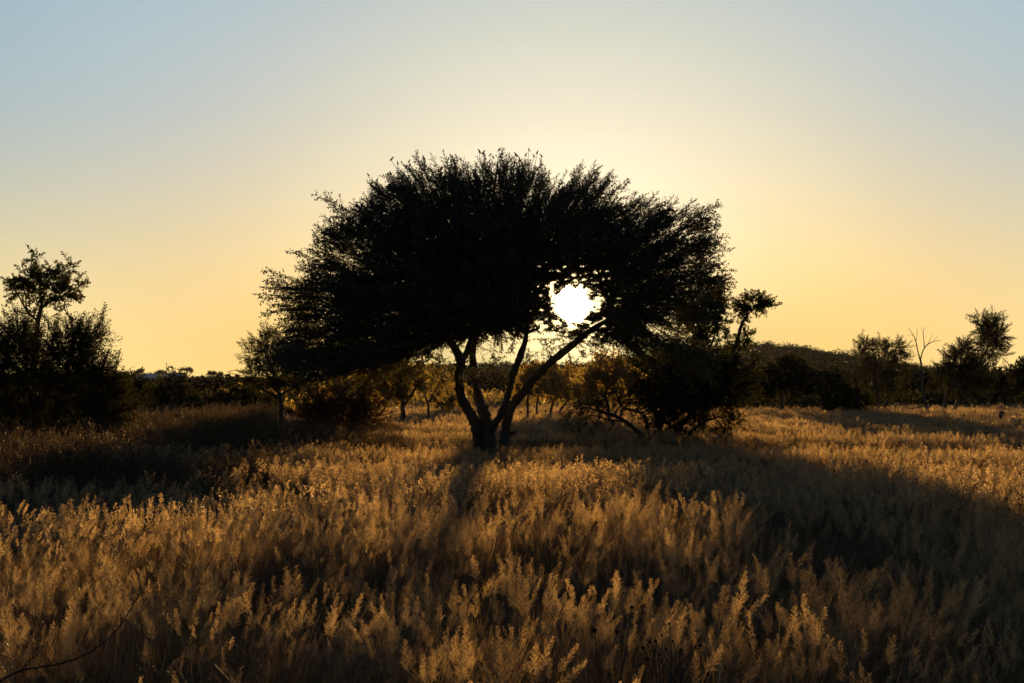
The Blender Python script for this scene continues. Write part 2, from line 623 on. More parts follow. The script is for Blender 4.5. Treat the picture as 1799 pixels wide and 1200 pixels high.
# ------------------------------------------------------------------ trees
def sun_glare_gap(c):
    """cuts leaves away round the sun, an added gap standing in for its glare"""
    px, py = project(c)
    d = np.hypot((px - SUN_PX[0]) / 1.0, (py - SUN_PX[1]) / 1.0)
    cell = .55 * noise2(px / 10.0, py / 7.0, 31) + .45 * noise2(px / 5.0, py / 4.0, 32)
    jit = rng.random(len(c))
    return (d > 27 + 16 * jit ** 2 + 8 * cell) & (cell + .22 * (jit - .5) < .50 + np.clip(d - 36, 0, 200) / 210)


def tree(name, label, cat, D, stems, lobes, kind, dens, size=1.0, bark=None, leaf=None, seed=1, group=None, depth=.85,
         up=.35, limb=.04, cull=None, droop=None, outward=1.0, skip_limbs=False, extra=None, jitter=.35):
    """stems: lists of (px, py or None for the ground, radius m); lobes: (px, py, rx px, ry px[, depth offset m])"""
    r = np.random.default_rng(seed)
    bark = bark or M_BARK; leaf = leaf or M_LEAF
    x0 = P(stems[0][0][0], HOR, D)[0]
    base = np.array([x0, D, gz(x0, D)])
    root = empty(name, base, label, cat, group)
    gt = Geo()
    tips = []
    for s in stems:
        pts = []; rad = []
        for k, q in enumerate(s):
            px, py, rr = q[:3]
            dy = q[3] if len(q) > 3 else 0.0
            if py is None:
                xx = P(px, HOR, D + dy)[0]
                pts.append(np.array([xx, D + dy, gz(xx, D + dy) - .12]))
            else:
                pts.append(P(px, py, D + dy))
            rad.append(rr)
        tube(gt, pts, rad, 9 if rad[0] > .06 else 6, .22, 5, 0, r)
        tips.append((pts[-1], rad[-1], pts))
    gc = Geo()
    m = D / F
    for lb in lobes:
        px, py, rx, ry = lb[:4]
        dy = lb[4] if len(lb) > 4 else 0.0
        c = P(px, py, D + dy)
        RX, RY, RZ = rx * m, max(rx * m * depth, .3), ry * m
        # limb into the lobe
        tp = min(tips, key=lambda t: np.linalg.norm(t[0] - c))
        if not skip_limbs:
            mid = (tp[0] + c) / 2 + r.normal(0, .12, 3)
            lr = min(limb, tp[1])
            tube(gt, [tp[0], mid, c], [lr, lr * .75, lr * .4], 6, .15, 4, 0, r)
            for _ in range(5):
                e = c + r.normal(0, .5, 3) * np.array([RX, RY, RZ])
                tube(gt, [mid, (mid + e) / 2 + r.normal(0, .08, 3), e], [lr * .5, lr * .3, lr * .15], 5, .1, 3, 0, r)
        vol_area = math.pi * RX * RZ
        n = max(8, int(dens * vol_area / (size * size)))
        d = r.normal(size=(n, 3)); d /= np.linalg.norm(d, axis=1)[:, None]
        ls = .8 * size
        rad = r.random((n, 1)) ** .5
        shrink = np.array([max(RX - ls * .6, RX * .35), max(RY - ls * .6, RY * .35), max(RZ - ls * .6, RZ * .35)])
        pos = c + d * rad * shrink
        dirs = d * outward + np.array([0, 0, up]) + r.normal(0, jitter, (n, 3))
        place_sprays(gc, kind, pos, dirs, size * r.uniform(.6, 1.15, n), r, cull, droop)
    if extra:
        extra(gt, gc, r)
    t = link('trunk', gt.mesh(name + '_trunk', [bark], base), root)
    if gc.v:
        link('crown', gc.mesh(name + '_crown', [leaf, M_TWIG], base), root)
    return root


# --- the big acacia
AD = 36.0
ACX, ACY = 880.0, 540.0
OUT = [(470, 510), (520, 500), (545, 455), (575, 440), (580, 372), (622, 345), (652, 312), (690, 292), (740, 284), (800, 280),
       (860, 275), (930, 272), (962, 284), (978, 306), (1020, 294), (1080, 303), (1110, 328), (1150, 345), (1182, 358), (1238, 362),
       (1246, 390), (1232, 410), (1256, 432), (1250, 470), (1264, 490), (1262, 530), (1235, 560), (1205, 600), (1190, 628), (1120, 612), (1090, 585),
       (1050, 572), (1000, 575), (950, 590), (905, 622), (860, 622), (800, 622), (745, 625), (700, 632), (650, 648), (598, 662),
       (555, 655), (525, 620), (500, 585), (505, 560), (490, 535)]
_o = np.array(OUT, float)
_th = np.arctan2(ACY - _o[:, 1], _o[:, 0] - ACX)
_rr = np.hypot(_o[:, 0] - ACX, ACY - _o[:, 1])
_ord = np.argsort(_th)
_th = _th[_ord]; _rr = _rr[_ord]
_th = np.concatenate([_th - 2 * math.pi, _th, _th + 2 * math.pi]); _rr = np.tile(_rr, 3)

BIRDS = [(592, 356), (587, 365), (647, 310), (663, 319), (681, 310), (686, 307), (688, 283), (698, 289), (719, 286), (720, 293), (721, 301),
         (744, 281), (792, 276), (793, 286), (809, 283), (842, 270), (849, 272), (861, 275), (866, 279), (877, 266), (879, 277), (889, 276),
         (897, 284), (907, 276), (913, 284), (929, 266), (924, 275), (938, 277), (944, 271), (951, 277)]


def build_acacia():
    r = np.random.default_rng(3)
    m = AD / F
    xb = P(868, HOR, AD)[0]
    base = np.array([xb, AD, gz(xb, AD)])
    root = empty('acacia_tree', base, 'big umbrella-shaped thorn tree standing alone in front of the low sun', 'tree')
    stems = [
        [(838, 822, .27, .1), (841, 790, .20, .1), (836, 747, .175, 0), (813, 703, .15, -.1), (806, 660, .135, -.3), (810, 636, .15, -.4), (790, 600, .10, -.8), (740, 560, .06, -1.5)],
        [(810, 640, .11, -.4), (826, 600, .09, -.2), (830, 540, .07, .2), (815, 470, .045, .6)],
        [(860, 822, .28, -.1), (860, 790, .20, -.1), (857, 750, .19, -.1), (847, 717, .16, .2), (837, 680, .13, .5), (832, 650, .14, .8), (834, 600, .10, 1.2), (870, 520, .06, 1.6)],
        [(861, 765, .13, -.1), (866, 750, .125, -.2), (880, 728, .12, -.4), (891, 700, .105, -.6), (901, 660, .10, -.9), (914, 625, .10, -1.1), (925, 585, .07, -1.3), (930, 500, .045, -1.6)],
        [(880, 822, .25, .0), (885, 790, .17, .0), (889, 750, .155, .1), (897, 717, .16, .1), (917, 692, .13, .1), (943, 661, .125, .0), (968, 636, .12, -.1), (1002, 609, .105, -.3), (1036, 582, .085, -.4), (1075, 556, .06, -.4), (1130, 510, .04, -.4)],
        [(1036, 582, .05, -.4), (1070, 575, .04, .2), (1110, 555, .03, .6), (1165, 560, .02, 1.0)],
    ]
    gt = Geo()
    for s in stems:
        pts = [P(a, b, AD + dy) for a, b, _, dy in s]
        tube(gt, pts, [q[2] * .79 for q in s], 16, .3, 8, 0, r)
    # knobs where limbs broke off
    for (a, b, dy, dx, dz, rr) in [(846, 716, .2, .17, .02, .07), (812, 690, -.1, -.2, .05, .06), (918, 690, .1, .22, .0, .07), (878, 728, -.4, .12, .1, .05), (892, 765, .1, .22, .05, .06), (836, 676, .5, .1, -.02, .05), (838, 742, 0, .16, -.03, .06)]:
        p = P(a, b, AD + dy)
        tube(gt, [p, p + np.array([dx * .6, -.05, dz]), p + np.array([dx, -.08, dz * 2])], [rr * 1.2, rr, rr * .5], 8, .3, 3, 0, r)
    ends = [P(s[-1][0], s[-1][1], AD + s[-1][3]) for s in stems] + [P(s[-2][0], s[-2][1], AD + s[-2][3]) for s in stems]
    C = P(ACX, ACY, AD)
    # limbs spreading through the crown
    for k in range(60):
        d = r.normal(size=3); d /= np.linalg.norm(d)
        if d[2] < -.25:
            d[2] = -.25
        R = np.interp(math.atan2(d[2], d[0]), _th, _rr) * m
        q = r.uniform(.5, .85)
        e = C + np.array([d[0] * R * q, d[1] * 4.0 * q, d[2] * R * q])
        px, py = project(e)
        if math.hypot(px - SUN_PX[0], py - SUN_PX[1]) < 60:
            continue
        s = min(ends, key=lambda t: np.linalg.norm(t - e) + r.random() * 1.0)
        mid = s * .5 + e * .5 + r.normal(0, .15, 3) + np.array([0, 0, .12])
        ppx, ppy = project(mid)
        if math.hypot(ppx - SUN_PX[0], ppy - SUN_PX[1]) < 45:
            continue
        tube(gt, [s, mid, e], [.045, .03, .012], 6, .15, 4, 0, r)
    gc = Geo()
    # perching twigs that stand up out of the crown under the birds
    for (bx, by) in BIRDS:
        tip = P(bx, by, AD)
        d = tip - C; d /= np.linalg.norm(d)
        st = tip - d * .75 - np.array([r.normal(0, .06), r.normal(0, .06), .1])
        tube(gt, [st, (st + tip) / 2 + r.normal(0, .025, 3), tip + d * .02], [.012, .008, .005], 5, .1, 3, 0, r)
        place_sprays(gc, 'acacia', [st], [d + r.normal(0, .12, 3)], [.55], r)
    n = 18000
    d = r.normal(size=(n, 3)); d /= np.linalg.norm(d, axis=1)[:, None]
    th = np.arctan2(d[:, 2], d[:, 0])
    R = np.interp(th, _th, _rr) * m
    k = r.random(n) < (R / R.max()) ** 2 * (1 - .35 * d[:, 1] ** 2)
    d = d[k]; R = R[k]; th = th[k]; n = len(R)
    R = R * (1 - .012 * np.clip(np.sin(th), 0, 1) ** 3) * (1 + .06 * (noise2(th * 4, th * 0 + d[:, 1] * 2, 18) - .5)) * (1 + .05 * (noise2(th * 9, th * 0, 17) - .5) + .02 * r.normal(size=n))
    sz = r.uniform(.5, 1.05, n)
    q = r.random(n) ** .5
    qq = q * np.clip(1 - sz * .80 / np.maximum(R, .5), .12, 1)
    pos = C + np.stack([d[:, 0] * R * qq, d[:, 1] * 4.4 * q * .86, d[:, 2] * R * qq], 1)
    pos[:, 2] = np.maximum(pos[:, 2], 2.35 + .3 * noise2(pos[:, 0], pos[:, 1], 9))
    # growth radiates from the fork
    fork = P(870, 620, AD)
    rad = pos - fork; rad /= np.linalg.norm(rad, axis=1)[:, None]
    dirs = rad * .7 + d * .6 + r.normal(0, .2, (n, 3))
    px, py = project(pos + dirs * .4)
    ds = np.hypot(px - SUN_PX[0], (py - SUN_PX[1]))
    keep = r.random(n) < np.clip((ds + 5) / 95, .2, 1.0)
    place_sprays(gc, 'acacia', pos[keep], dirs[keep], sz[keep], r, sun_glare_gap, .05)
    # long leading shoots that stand out of the outline
    n = 190
    th1 = np.where(r.random(n) < .55, r.uniform(2.6, 3.35, n), r.uniform(-.1, .42, n))
    R1 = np.interp(th1, _th, _rr) * m
    dy1 = r.normal(0, 1.1, n)
    q = 1 - r.uniform(.55, .8, n) / R1
    pos = C + np.stack([np.cos(th1) * R1 * q, dy1, np.sin(th1) * R1 * q], 1)
    dirs = np.stack([np.cos(th1), dy1 * .12, np.sin(th1)], 1) + r.normal(0, .22, (n, 3))
    place_sprays(gc, 'feather', pos, dirs, r.uniform(.75, 1.0, n), r, sun_glare_gap, .03)
    # dense inner growth
    n = 950
    d2 = r.normal(size=(n, 3)); d2 /= np.linalg.norm(d2, axis=1)[:, None]
    R2 = np.interp(np.arctan2(d2[:, 2], d2[:, 0]), _th, _rr) * m
    k = r.random(n) < (R2 / R2.max()) ** 2
    d2 = d2[k]; R2 = R2[k]; n = len(R2)
    q = r.random(n) ** .5 * np.clip(1 - .95 / R2, .2, .86)
    pos = C + np.stack([d2[:, 0] * R2 * q, d2[:, 1] * 3.9 * q, d2[:, 2] * R2 * q], 1)
    pos[:, 2] = np.maximum(pos[:, 2], 2.45 + .3 * noise2(pos[:, 0], pos[:, 1], 9))
    px, py = project(pos)
    ds = np.hypot(px - SUN_PX[0], (py - SUN_PX[1]))
    keep = r.random(n) < np.clip((ds - 45) / 120, .0, 1.0)
    place_sprays(gc, 'mid', pos[keep], (d2 + r.normal(0, .4, (n, 3)) + [0, 0, .2])[keep], r.uniform(.6, .9, n)[keep], r, sun_glare_gap)
    # the heavy low skirt on the left
    n = 420
    px = r.uniform(515, 760, n); py = np.interp(px, [515, 560, 620, 700, 760], [600, 630, 632, 612, 600]) + r.normal(0, 14, n)
    pos = np.array([P(a, b, AD + dy) for a, b, dy in zip(px, py, r.normal(0, 1.6, n))])
    dirs = np.stack([-.9 + r.normal(0, .25, n), r.normal(0, .5, n), -.22 + r.normal(0, .25, n)], 1)
    place_sprays(gc, 'acacia', pos, dirs, r.uniform(.6, 1.0, n), r, None, .08)
    # low drooping sprays on the right flank and thin wisps under the sun
    n = 150
    px = r.uniform(1045, 1215, n); py = 560 + (px - 1045) * .33 + r.normal(0, 18, n)
    pos = np.array([P(a, b, AD + dy) for a, b, dy in zip(px, py, r.normal(0, 1.3, n))])
    dirs = np.stack([np.full(n, .9), r.normal(0, .4, n), -.45 + r.normal(0, .2, n)], 1)
    place_sprays(gc, 'acacia', pos, dirs, r.uniform(.7, 1.1, n), r, sun_glare_gap, .15)
    n = 70
    px = r.uniform(900, 1085, n); py = r.uniform(570, 640, n)
    pos = np.array([P(a, b, AD + dy) for a, b, dy in zip(px, py, r.normal(0, 1.5, n))])
    place_sprays(gc, 'feather', pos, r.normal(0, .5, (n, 3)) + np.array([.1, 0, -.1]), r.uniform(.35, .7, n), r, sun_glare_gap, .2)
    n = 60
    px = r.uniform(600, 900, n); py = r.uniform(612, 648, n)
    pos = np.array([P(a, b, AD + dy) for a, b, dy in zip(px, py, r.normal(0, 1.8, n))])
    place_sprays(gc, 'feather', pos, r.normal(0, .5, (n, 3)) + np.array([0, 0, -.25]), r.uniform(.4, .8, n), r, None, .2)
    link('trunk', gt.mesh('acacia_trunk', [M_BARK], base), root)
    link('crown', gc.mesh('acacia_crown', [M_LEAF, M_TWIG], base), root)


build_acacia()

# --- left side
tree('shrub', 'wide dark feathery shrub filling the left edge of the grass', 'shrub', 43,
     [[(60, None, .12), (62, 730, .10), (50, 680, .06)], [(90, None, .11), (100, 720, .09), (130, 660, .05)], [(30, None, .1), (20, 720, .07), (0, 660, .05)], [(150, None, .08), (165, 730, .06), (185, 700, .04)]],
     [(-20, 660, 90, 85), (50, 655, 75, 85), (120, 650, 70, 80), (165, 690, 62, 72), (40, 740, 110, 50), (150, 745, 80, 40), (195, 715, 45, 60), (-110, 690, 90, 90), (130, 605, 40, 38), (30, 600, 45, 38), (165, 600, 22, 32)],
     'whip', 46, .95, leaf=M_LEAF_DARK, seed=31, up=.55)
tree('slender_tree', 'slender tree with an open leafy head rising behind the left edge shrub', 'tree', 46,
     [[(58, None, .13), (60, 680, .11), (63, 600, .095), (68, 560, .085), (74, 535, .07)], [(68, 565, .05), (52, 552, .035), (46, 545, .03)], [(74, 537, .06), (70, 510, .05), (74, 480, .03)], [(74, 540, .05), (88, 530, .045), (105, 522, .03)], [(72, 482, .018), (70, 468, .013), (66, 452, .008)]],
     [(72, 492, 34, 26), (38, 512, 32, 16), (112, 515, 34, 20), (98, 485, 26, 18), (50, 490, 24, 20), (128, 500, 22, 12), (48, 552, 15, 9), (108, 548, 14, 10), (66, 456, 12, 6), (82, 515, 30, 22), (124, 472, 9, 7), (18, 496, 10, 9)],
     'broad', 17, .55, leaf=M_LEAF_BROAD, seed=32, up=.2, limb=.03)
tree('small_tree', 'small round-headed tree on a single straight trunk left of the big umbrella tree', 'tree', 44,
     [[(496, None, .10), (495, 760, .085), (493, 705, .075), (488, 680, .065), (478, 650, .055), (466, 620, .04)], [(488, 682, .05), (505, 655, .04), (515, 620, .03)], [(492, 700, .04), (455, 680, .03), (425, 655, .015), (412, 650, .008)], [(491, 695, .04), (520, 678, .03)]],
     [(468, 605, 34, 28), (445, 625, 28, 16), (512, 622, 30, 26), (488, 645, 48, 24), (450, 660, 30, 14), (515, 670, 30, 22), (475, 682, 40, 14), (432, 660, 18, 6), (500, 600, 18, 12)],
     'feather', 27, .6, leaf=M_LEAF_DARK, seed=33, up=.25)
tree('shrub', 'low russet-brown thorny shrub under the left flank of the umbrella tree', 'shrub', 49,
     [[(585, None, .06), (585, 740, .05), (580, 715, .03)], [(615, None, .06), (620, 740, .05), (630, 715, .03)], [(560, None, .05), (552, 745, .04), (545, 725, .02)]],
     [(600, 722, 55, 34), (555, 735, 40, 28), (645, 735, 42, 28), (600, 750, 75, 22)],
     'whip', 44, .75, leaf=M_LEAF_RED, seed=34, up=.4)
tree('bush_tree', 'dusky round bush with short stems in the hollow left of the small round-headed tree', 'bush', 72,
     [[(303, None, .08), (303, 735, .07), (300, 710, .05)], [(312, None, .07), (312, 735, .05), (325, 705, .04)]],
     [(300, 695, 34, 24), (325, 712, 30, 18), (285, 712, 22, 16), (308, 675, 22, 12)],
     'mid', 16, .8, leaf=M_LEAF_DARK, seed=35)
tree('shrub', 'dark low shrub touching the right side of the dusky round bush', 'shrub', 66,
     [[(348, None, .05), (348, 745, .04), (345, 730, .03)], [(358, None, .05), (362, 740, .03)]],
     [(345, 730, 28, 20), (365, 738, 18, 14), (352, 745, 32, 12)],
     'mid', 20, .6, leaf=M_LEAF_DARK, seed=36)
tree('shrub', 'dim brown bush by the tail of the left edge shrub, in front of the ridge', 'shrub', 75,
     [[(235, None, .06), (235, 725, .05), (230, 700, .03)]],
     [(232, 695, 35, 30), (215, 715, 35, 25), (250, 715, 25, 20)],
     'mid', 16, .8, leaf=M_LEAF_DARK, seed=37)
tree('shrub', 'brown thicket behind the thin trunk of the small round-headed tree', 'shrub', 95,
     [[(430, None, .06), (430, 720, .05), (425, 700, .03)], [(470, None, .06), (472, 720, .05), (480, 700, .03)]],
     [(420, 702, 40, 20), (470, 706, 40, 18), (395, 715, 30, 15), (530, 700, 35, 20)],
     'mid', 14, .9, leaf=M_LEAF_DRY_LIT, seed=38)

tree('thicket', 'dark thorny thicket close behind the low russet-brown shrub', 'bush', 62,
     [[(560, None, .06), (560, 725, .05), (556, 700, .03)], [(590, None, .06), (592, 725, .05), (600, 700, .03)]],
     [(560, 700, 36, 26), (600, 696, 40, 26), (640, 706, 30, 22), (580, 725, 55, 18), (535, 715, 24, 18)],
     'mid', 18, .8, leaf=M_LEAF_DRY_LIT, seed=39)
tree('thicket', 'black spreading thicket in the hollow left of the small round-headed tree', 'bush', 78,
     [[(415, None, .06), (415, 720, .05), (410, 700, .03)], [(440, None, .06), (442, 720, .05), (450, 700, .03)]],
     [(400, 708, 36, 20), (445, 712, 36, 18), (425, 695, 26, 14), (465, 722, 24, 12), (380, 722, 26, 13)],
     'mid', 20, .8, leaf=M_LEAF_DARK, seed=40)
tree('thicket', 'dark mound of scrub in front of the two far roofs', 'bush', 88,
     [[(262, None, .06), (262, 715, .05), (258, 700, .03)], [(280, None, .06), (282, 715, .05), (288, 700, .03)]],
     [(265, 702, 34, 18), (290, 712, 28, 14), (245, 714, 26, 14), (325, 708, 26, 15)],
     'mid', 20, .85, leaf=M_LEAF_DARK, seed=65)

# --- behind the big trunk, the sunlit grove, its glow heightened in the leaf colour
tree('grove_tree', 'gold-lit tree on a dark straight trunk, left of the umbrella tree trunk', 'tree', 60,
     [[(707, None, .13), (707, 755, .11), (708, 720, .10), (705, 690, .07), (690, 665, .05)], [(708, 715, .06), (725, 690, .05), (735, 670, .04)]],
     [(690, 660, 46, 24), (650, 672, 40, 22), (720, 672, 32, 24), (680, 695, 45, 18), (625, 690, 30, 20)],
     'mid', 19, .8, leaf=M_LEAF_DRY_LIT, seed=41)
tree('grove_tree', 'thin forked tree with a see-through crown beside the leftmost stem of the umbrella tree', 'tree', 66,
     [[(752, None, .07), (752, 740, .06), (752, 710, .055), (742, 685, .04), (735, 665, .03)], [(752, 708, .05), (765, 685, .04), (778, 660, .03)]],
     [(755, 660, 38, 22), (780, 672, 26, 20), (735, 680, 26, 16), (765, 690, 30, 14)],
     'feather', 11, .8, leaf=M_LEAF_DRY_LIT, seed=42)
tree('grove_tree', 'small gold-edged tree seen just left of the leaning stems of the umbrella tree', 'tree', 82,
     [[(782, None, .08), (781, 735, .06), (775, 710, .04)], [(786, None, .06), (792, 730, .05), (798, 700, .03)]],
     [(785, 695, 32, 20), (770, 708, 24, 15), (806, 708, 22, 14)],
     'mid', 17, .8, leaf=M_LEAF_DRY_LIT, seed=43)
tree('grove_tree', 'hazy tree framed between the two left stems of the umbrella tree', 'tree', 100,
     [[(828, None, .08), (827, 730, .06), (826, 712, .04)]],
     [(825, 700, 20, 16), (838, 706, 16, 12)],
     'mid', 12, .8, leaf=M_LEAF_DRY_LIT, seed=44)
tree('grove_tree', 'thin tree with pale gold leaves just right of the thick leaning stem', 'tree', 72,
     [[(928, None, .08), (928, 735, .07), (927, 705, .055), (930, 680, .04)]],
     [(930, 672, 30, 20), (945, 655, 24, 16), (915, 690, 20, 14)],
     'mid', 15, .75, leaf=M_LEAF_DRY_LIT, seed=45)
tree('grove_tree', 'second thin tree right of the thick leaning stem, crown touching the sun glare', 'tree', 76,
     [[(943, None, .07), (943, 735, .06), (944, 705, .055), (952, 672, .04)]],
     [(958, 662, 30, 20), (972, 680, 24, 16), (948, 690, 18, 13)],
     'mid', 15, .75, leaf=M_LEAF_DRY_LIT, seed=46)
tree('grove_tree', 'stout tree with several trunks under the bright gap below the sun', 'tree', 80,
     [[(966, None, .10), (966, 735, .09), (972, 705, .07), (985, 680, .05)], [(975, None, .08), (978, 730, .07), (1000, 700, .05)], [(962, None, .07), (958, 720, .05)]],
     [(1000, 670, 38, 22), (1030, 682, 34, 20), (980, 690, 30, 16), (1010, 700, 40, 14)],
     'mid', 16, .85, leaf=M_LEAF_DRY_LIT, seed=47)
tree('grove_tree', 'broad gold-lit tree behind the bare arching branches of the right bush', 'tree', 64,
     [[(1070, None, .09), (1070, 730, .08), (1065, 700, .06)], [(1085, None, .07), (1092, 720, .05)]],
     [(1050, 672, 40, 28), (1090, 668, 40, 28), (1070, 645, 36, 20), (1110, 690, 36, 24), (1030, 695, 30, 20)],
     'mid', 16, .8, leaf=M_LEAF_DRY_LIT, seed=48)
tree('shrub', 'squat dark shrub in the bright grass behind the umbrella tree, right of its trunk', 'shrub', 74,
     [[(985, None, .05), (985, 742, .04), (983, 733, .03)]],
     [(986, 740, 14, 9), (998, 742, 10, 7)],
     'mid', 24, .45, leaf=M_LEAF_DARK, seed=49)


# --- right of the big tree: arching bush and leaning tree
def bare_arches(gt, gc, r):
    D = 42.0
    paths = [
        [(1135, 775, .075), (1112, 751, .065), (1084, 732, .055), (1058, 724, .045), (1027, 716, .025), (1000, 722, .012)],
        [(1141, 775, .06), (1134, 735, .05), (1118, 722, .045), (1095, 716, .035), (1082, 690, .02), (1075, 672, .01)],
        [(1098, 740, .035), (1072, 738, .028), (1040, 730, .02), (1015, 742, .012), (1000, 760, .006)],
        [(1120, 722, .03), (1122, 700, .022), (1112, 680, .012), (1100, 660, .006)],
        [(1080, 730, .03), (1090, 712, .022), (1108, 704, .012), (1120, 690, .006)],
        [(1060, 724, .025), (1040, 712, .02), (1015, 705, .012), (1000, 710, .006)],
        [(1084, 690, .018), (1062, 690, .014), (1040, 695, .01), (1022, 705, .006)],
        [(1072, 735, .016), (1050, 745, .012), (1040, 762, .007), (1035, 775, .004)],
        [(1090, 738, .014), (1082, 755, .01), (1080, 772, .005)],
        [(1030, 718, .014), (1012, 735, .01), (1005, 752, .006)],
    ]
    tips = []
    for k, s in enumerate(paths):
        pts = [P(a, b, D + .12 * (k % 3 - 1) * min(j, 3)) for j, (a, b, _) in enumerate(s)]
        tube(gt, pts, [q[2] for q in s], 7, .2, 5, 0, r)
        tips += pts[1:]
    for p in tips:
        n = 6
        pos = np.repeat(p[None], n, 0) + r.normal(0, .03, (n, 3))
        dirs = np.stack([r.normal(-.45, .5, n), r.normal(0, .5, n), r.normal(-.15, .5, n)], 1)
        place_sprays(gc, 'bare', pos, dirs, r.uniform(.35, .8, n), r, None, .35)
    n = 90
    px = r.uniform(1005, 1120, n); py = 690 + np.abs(r.normal(0, 22, n)) + (px < 1040) * 12
    pos = np.array([P(a, b, D + dy) for a, b, dy in zip(px, py, r.normal(0, .6, n))])
    dirs = np.stack([r.normal(-.5, .4, n), r.normal(0, .4, n), r.normal(-.3, .35, n)], 1)
    place_sprays(gc, 'whip', pos, dirs, r.uniform(.35, .65, n), r, None, .4)


tree('thorn_bush', 'dark V-shaped thorn bush with bare arching branches on its left side', 'bush', 42.5,
     [[(1150, None, .11), (1152, 770, .09), (1165, 735, .07), (1180, 690, .05)], [(1175, None, .12), (1185, 765, .09), (1215, 725, .07), (1245, 690, .05)], [(1160, None, .1), (1160, 770, .08), (1150, 720, .05)], [(1190, None, .09), (1205, 770, .06), (1230, 745, .05), (1262, 732, .03)]],
     [(1180, 700, 55, 48), (1225, 680, 60, 48), (1270, 660, 55, 40), (1200, 650, 55, 35), (1155, 690, 35, 45), (1175, 745, 40, 36), (1215, 725, 40, 36), (1290, 680, 36, 30), (1150, 640, 40, 22), (1255, 705, 42, 26), (1318, 655, 16, 14), (1130, 655, 30, 20), (1240, 625, 40, 20)],
     'acacia', 38, .85, leaf=M_LEAF_DARK, seed=51, up=.25, extra=bare_arches)
tree('leaning_tree', 'leaning broad-leaved tree reaching right out of the V-shaped thorn bush', 'tree', 44.5,
     [[(1225, None, .11), (1235, 740, .10), (1250, 690, .09), (1272, 645, .075), (1287, 618, .065), (1296, 595, .055), (1303, 570, .045), (1313, 553, .035)], [(1255, 685, .05), (1236, 620, .05), (1232, 590, .045), (1224, 565, .04)], [(1240, 625, .04), (1252, 600, .035), (1258, 570, .025), (1256, 540, .02)], [(1289, 615, .03), (1305, 597, .02), (1311, 588, .012)]],
     [(1322, 533, 34, 16), (1346, 538, 20, 9), (1300, 545, 14, 14), (1235, 545, 40, 26), (1258, 525, 22, 20), (1262, 568, 24, 14), (1312, 590, 11, 14), (1225, 580, 28, 14), (1208, 555, 28, 20), (1272, 600, 12, 12), (1300, 612, 14, 9), (1230, 600, 16, 14), (1267, 500, 9, 10)],
     'broad', 30, .45, leaf=M_LEAF_BROAD, seed=52, up=.1, limb=.025)
tree('shrub', 'dark knee-high shrub in shade at the right foot of the V-shaped thorn bush', 'shrub', 41.0,
     [[(1276, None, .04), (1276, 770, .03), (1274, 750, .02)], [(1282, None, .03), (1286, 760, .02)]],
     [(1272, 752, 22, 22), (1290, 742, 20, 12), (1262, 765, 16, 16), (1300, 735, 12, 6)],
     'whip', 30, .4, leaf=M_LEAF_DARK, seed=53)
# --- right side row
R_G = 'trees in the row along the right of the plain'
tree('plain_tree', 'tree on a thin pole trunk just beyond the V-shaped thorn bush', 'tree', 84,
     [[(1305, None, .09), (1305, 725, .08), (1306, 700, .07), (1310, 680, .05)]],
     [(1310, 672, 30, 18), (1325, 688, 24, 15), (1298, 690, 22, 14)],
     'mid', 16, .8, leaf=M_LEAF_DARK, seed=54, group=R_G)
tree('plain_tree', 'flat-topped many-stemmed tree below the slope of the hill', 'tree', 86,
     [[(1375, None, .09), (1375, 720, .08), (1372, 695, .07), (1362, 672, .05)], [(1388, None, .10), (1388, 718, .08), (1392, 690, .07), (1402, 668, .05)], [(1360, None, .05), (1355, 722, .045), (1346, 695, .035)], [(1400, None, .05), (1405, 710, .04), (1420, 690, .03)]],
     [(1380, 655, 42, 20), (1350, 672, 34, 18), (1415, 668, 36, 18), (1385, 640, 22, 10), (1440, 682, 24, 14), (1380, 685, 45, 10)],
     'mid', 27, .85, leaf=M_LEAF_DARK, seed=55, group=R_G)
tree('thicket', 'low dense dark thicket between the flat-topped tree and the loose ragged tree', 'bush', 80,
     [[(1470, None, .07), (1470, 725, .06), (1465, 700, .04)], [(1485, None, .07), (1486, 725, .06), (1492, 700, .04)]],
     [(1465, 690, 26, 24), (1490, 700, 24, 24), (1475, 715, 26, 20), (1460, 665, 16, 12), (1510, 705, 18, 20)],
     'mid', 22, .75, leaf=M_LEAF_DARK, seed=56, group=R_G)
tree('plain_tree', 'loose ragged tree with a spreading open top left of the bare dead tree', 'tree', 84,
     [[(1544, None, .11), (1544, 720, .09), (1541, 695, .08), (1535, 660, .06), (1524, 635, .04)], [(1555, None, .10), (1555, 720, .08), (1558, 690, .06), (1565, 650, .05), (1572, 625, .04)], [(1536, 662, .04), (1515, 635, .03), (1508, 615, .02)]],
     [(1520, 612, 22, 13), (1512, 622, 18, 9), (1545, 612, 22, 12), (1572, 612, 26, 13), (1545, 635, 40, 14), (1580, 630, 22, 12), (1530, 655, 30, 16), (1570, 660, 32, 18), (1548, 685, 36, 18), (1515, 600, 8, 5)],
     'feather', 34, .8, leaf=M_LEAF_DARK, seed=57, up=.4, group=R_G)
tree('plain_tree', 'tall dense tree with a shaggy spire leaning up at its right, near the right edge', 'tree', 80,
     [[(1660, None, .12), (1660, 722, .10), (1664, 690, .08), (1685, 655, .06)], [(1674, None, .13), (1676, 720, .11), (1690, 690, .09), (1715, 650, .07), (1735, 610, .05), (1738, 580, .03)], [(1690, 690, .05), (1675, 650, .04)]],
     [(1688, 640, 38, 32), (1665, 655, 26, 22), (1715, 655, 32, 28), (1738, 610, 28, 30), (1735, 580, 22, 22), (1722, 562, 14, 10), (1755, 590, 16, 16), (1745, 565, 12, 10), (1700, 680, 45, 22), (1690, 612, 20, 12), (1760, 625, 10, 6)],
     'acacia', 50, .85, leaf=M_LEAF_DARK, seed=58, up=.35, group=R_G)
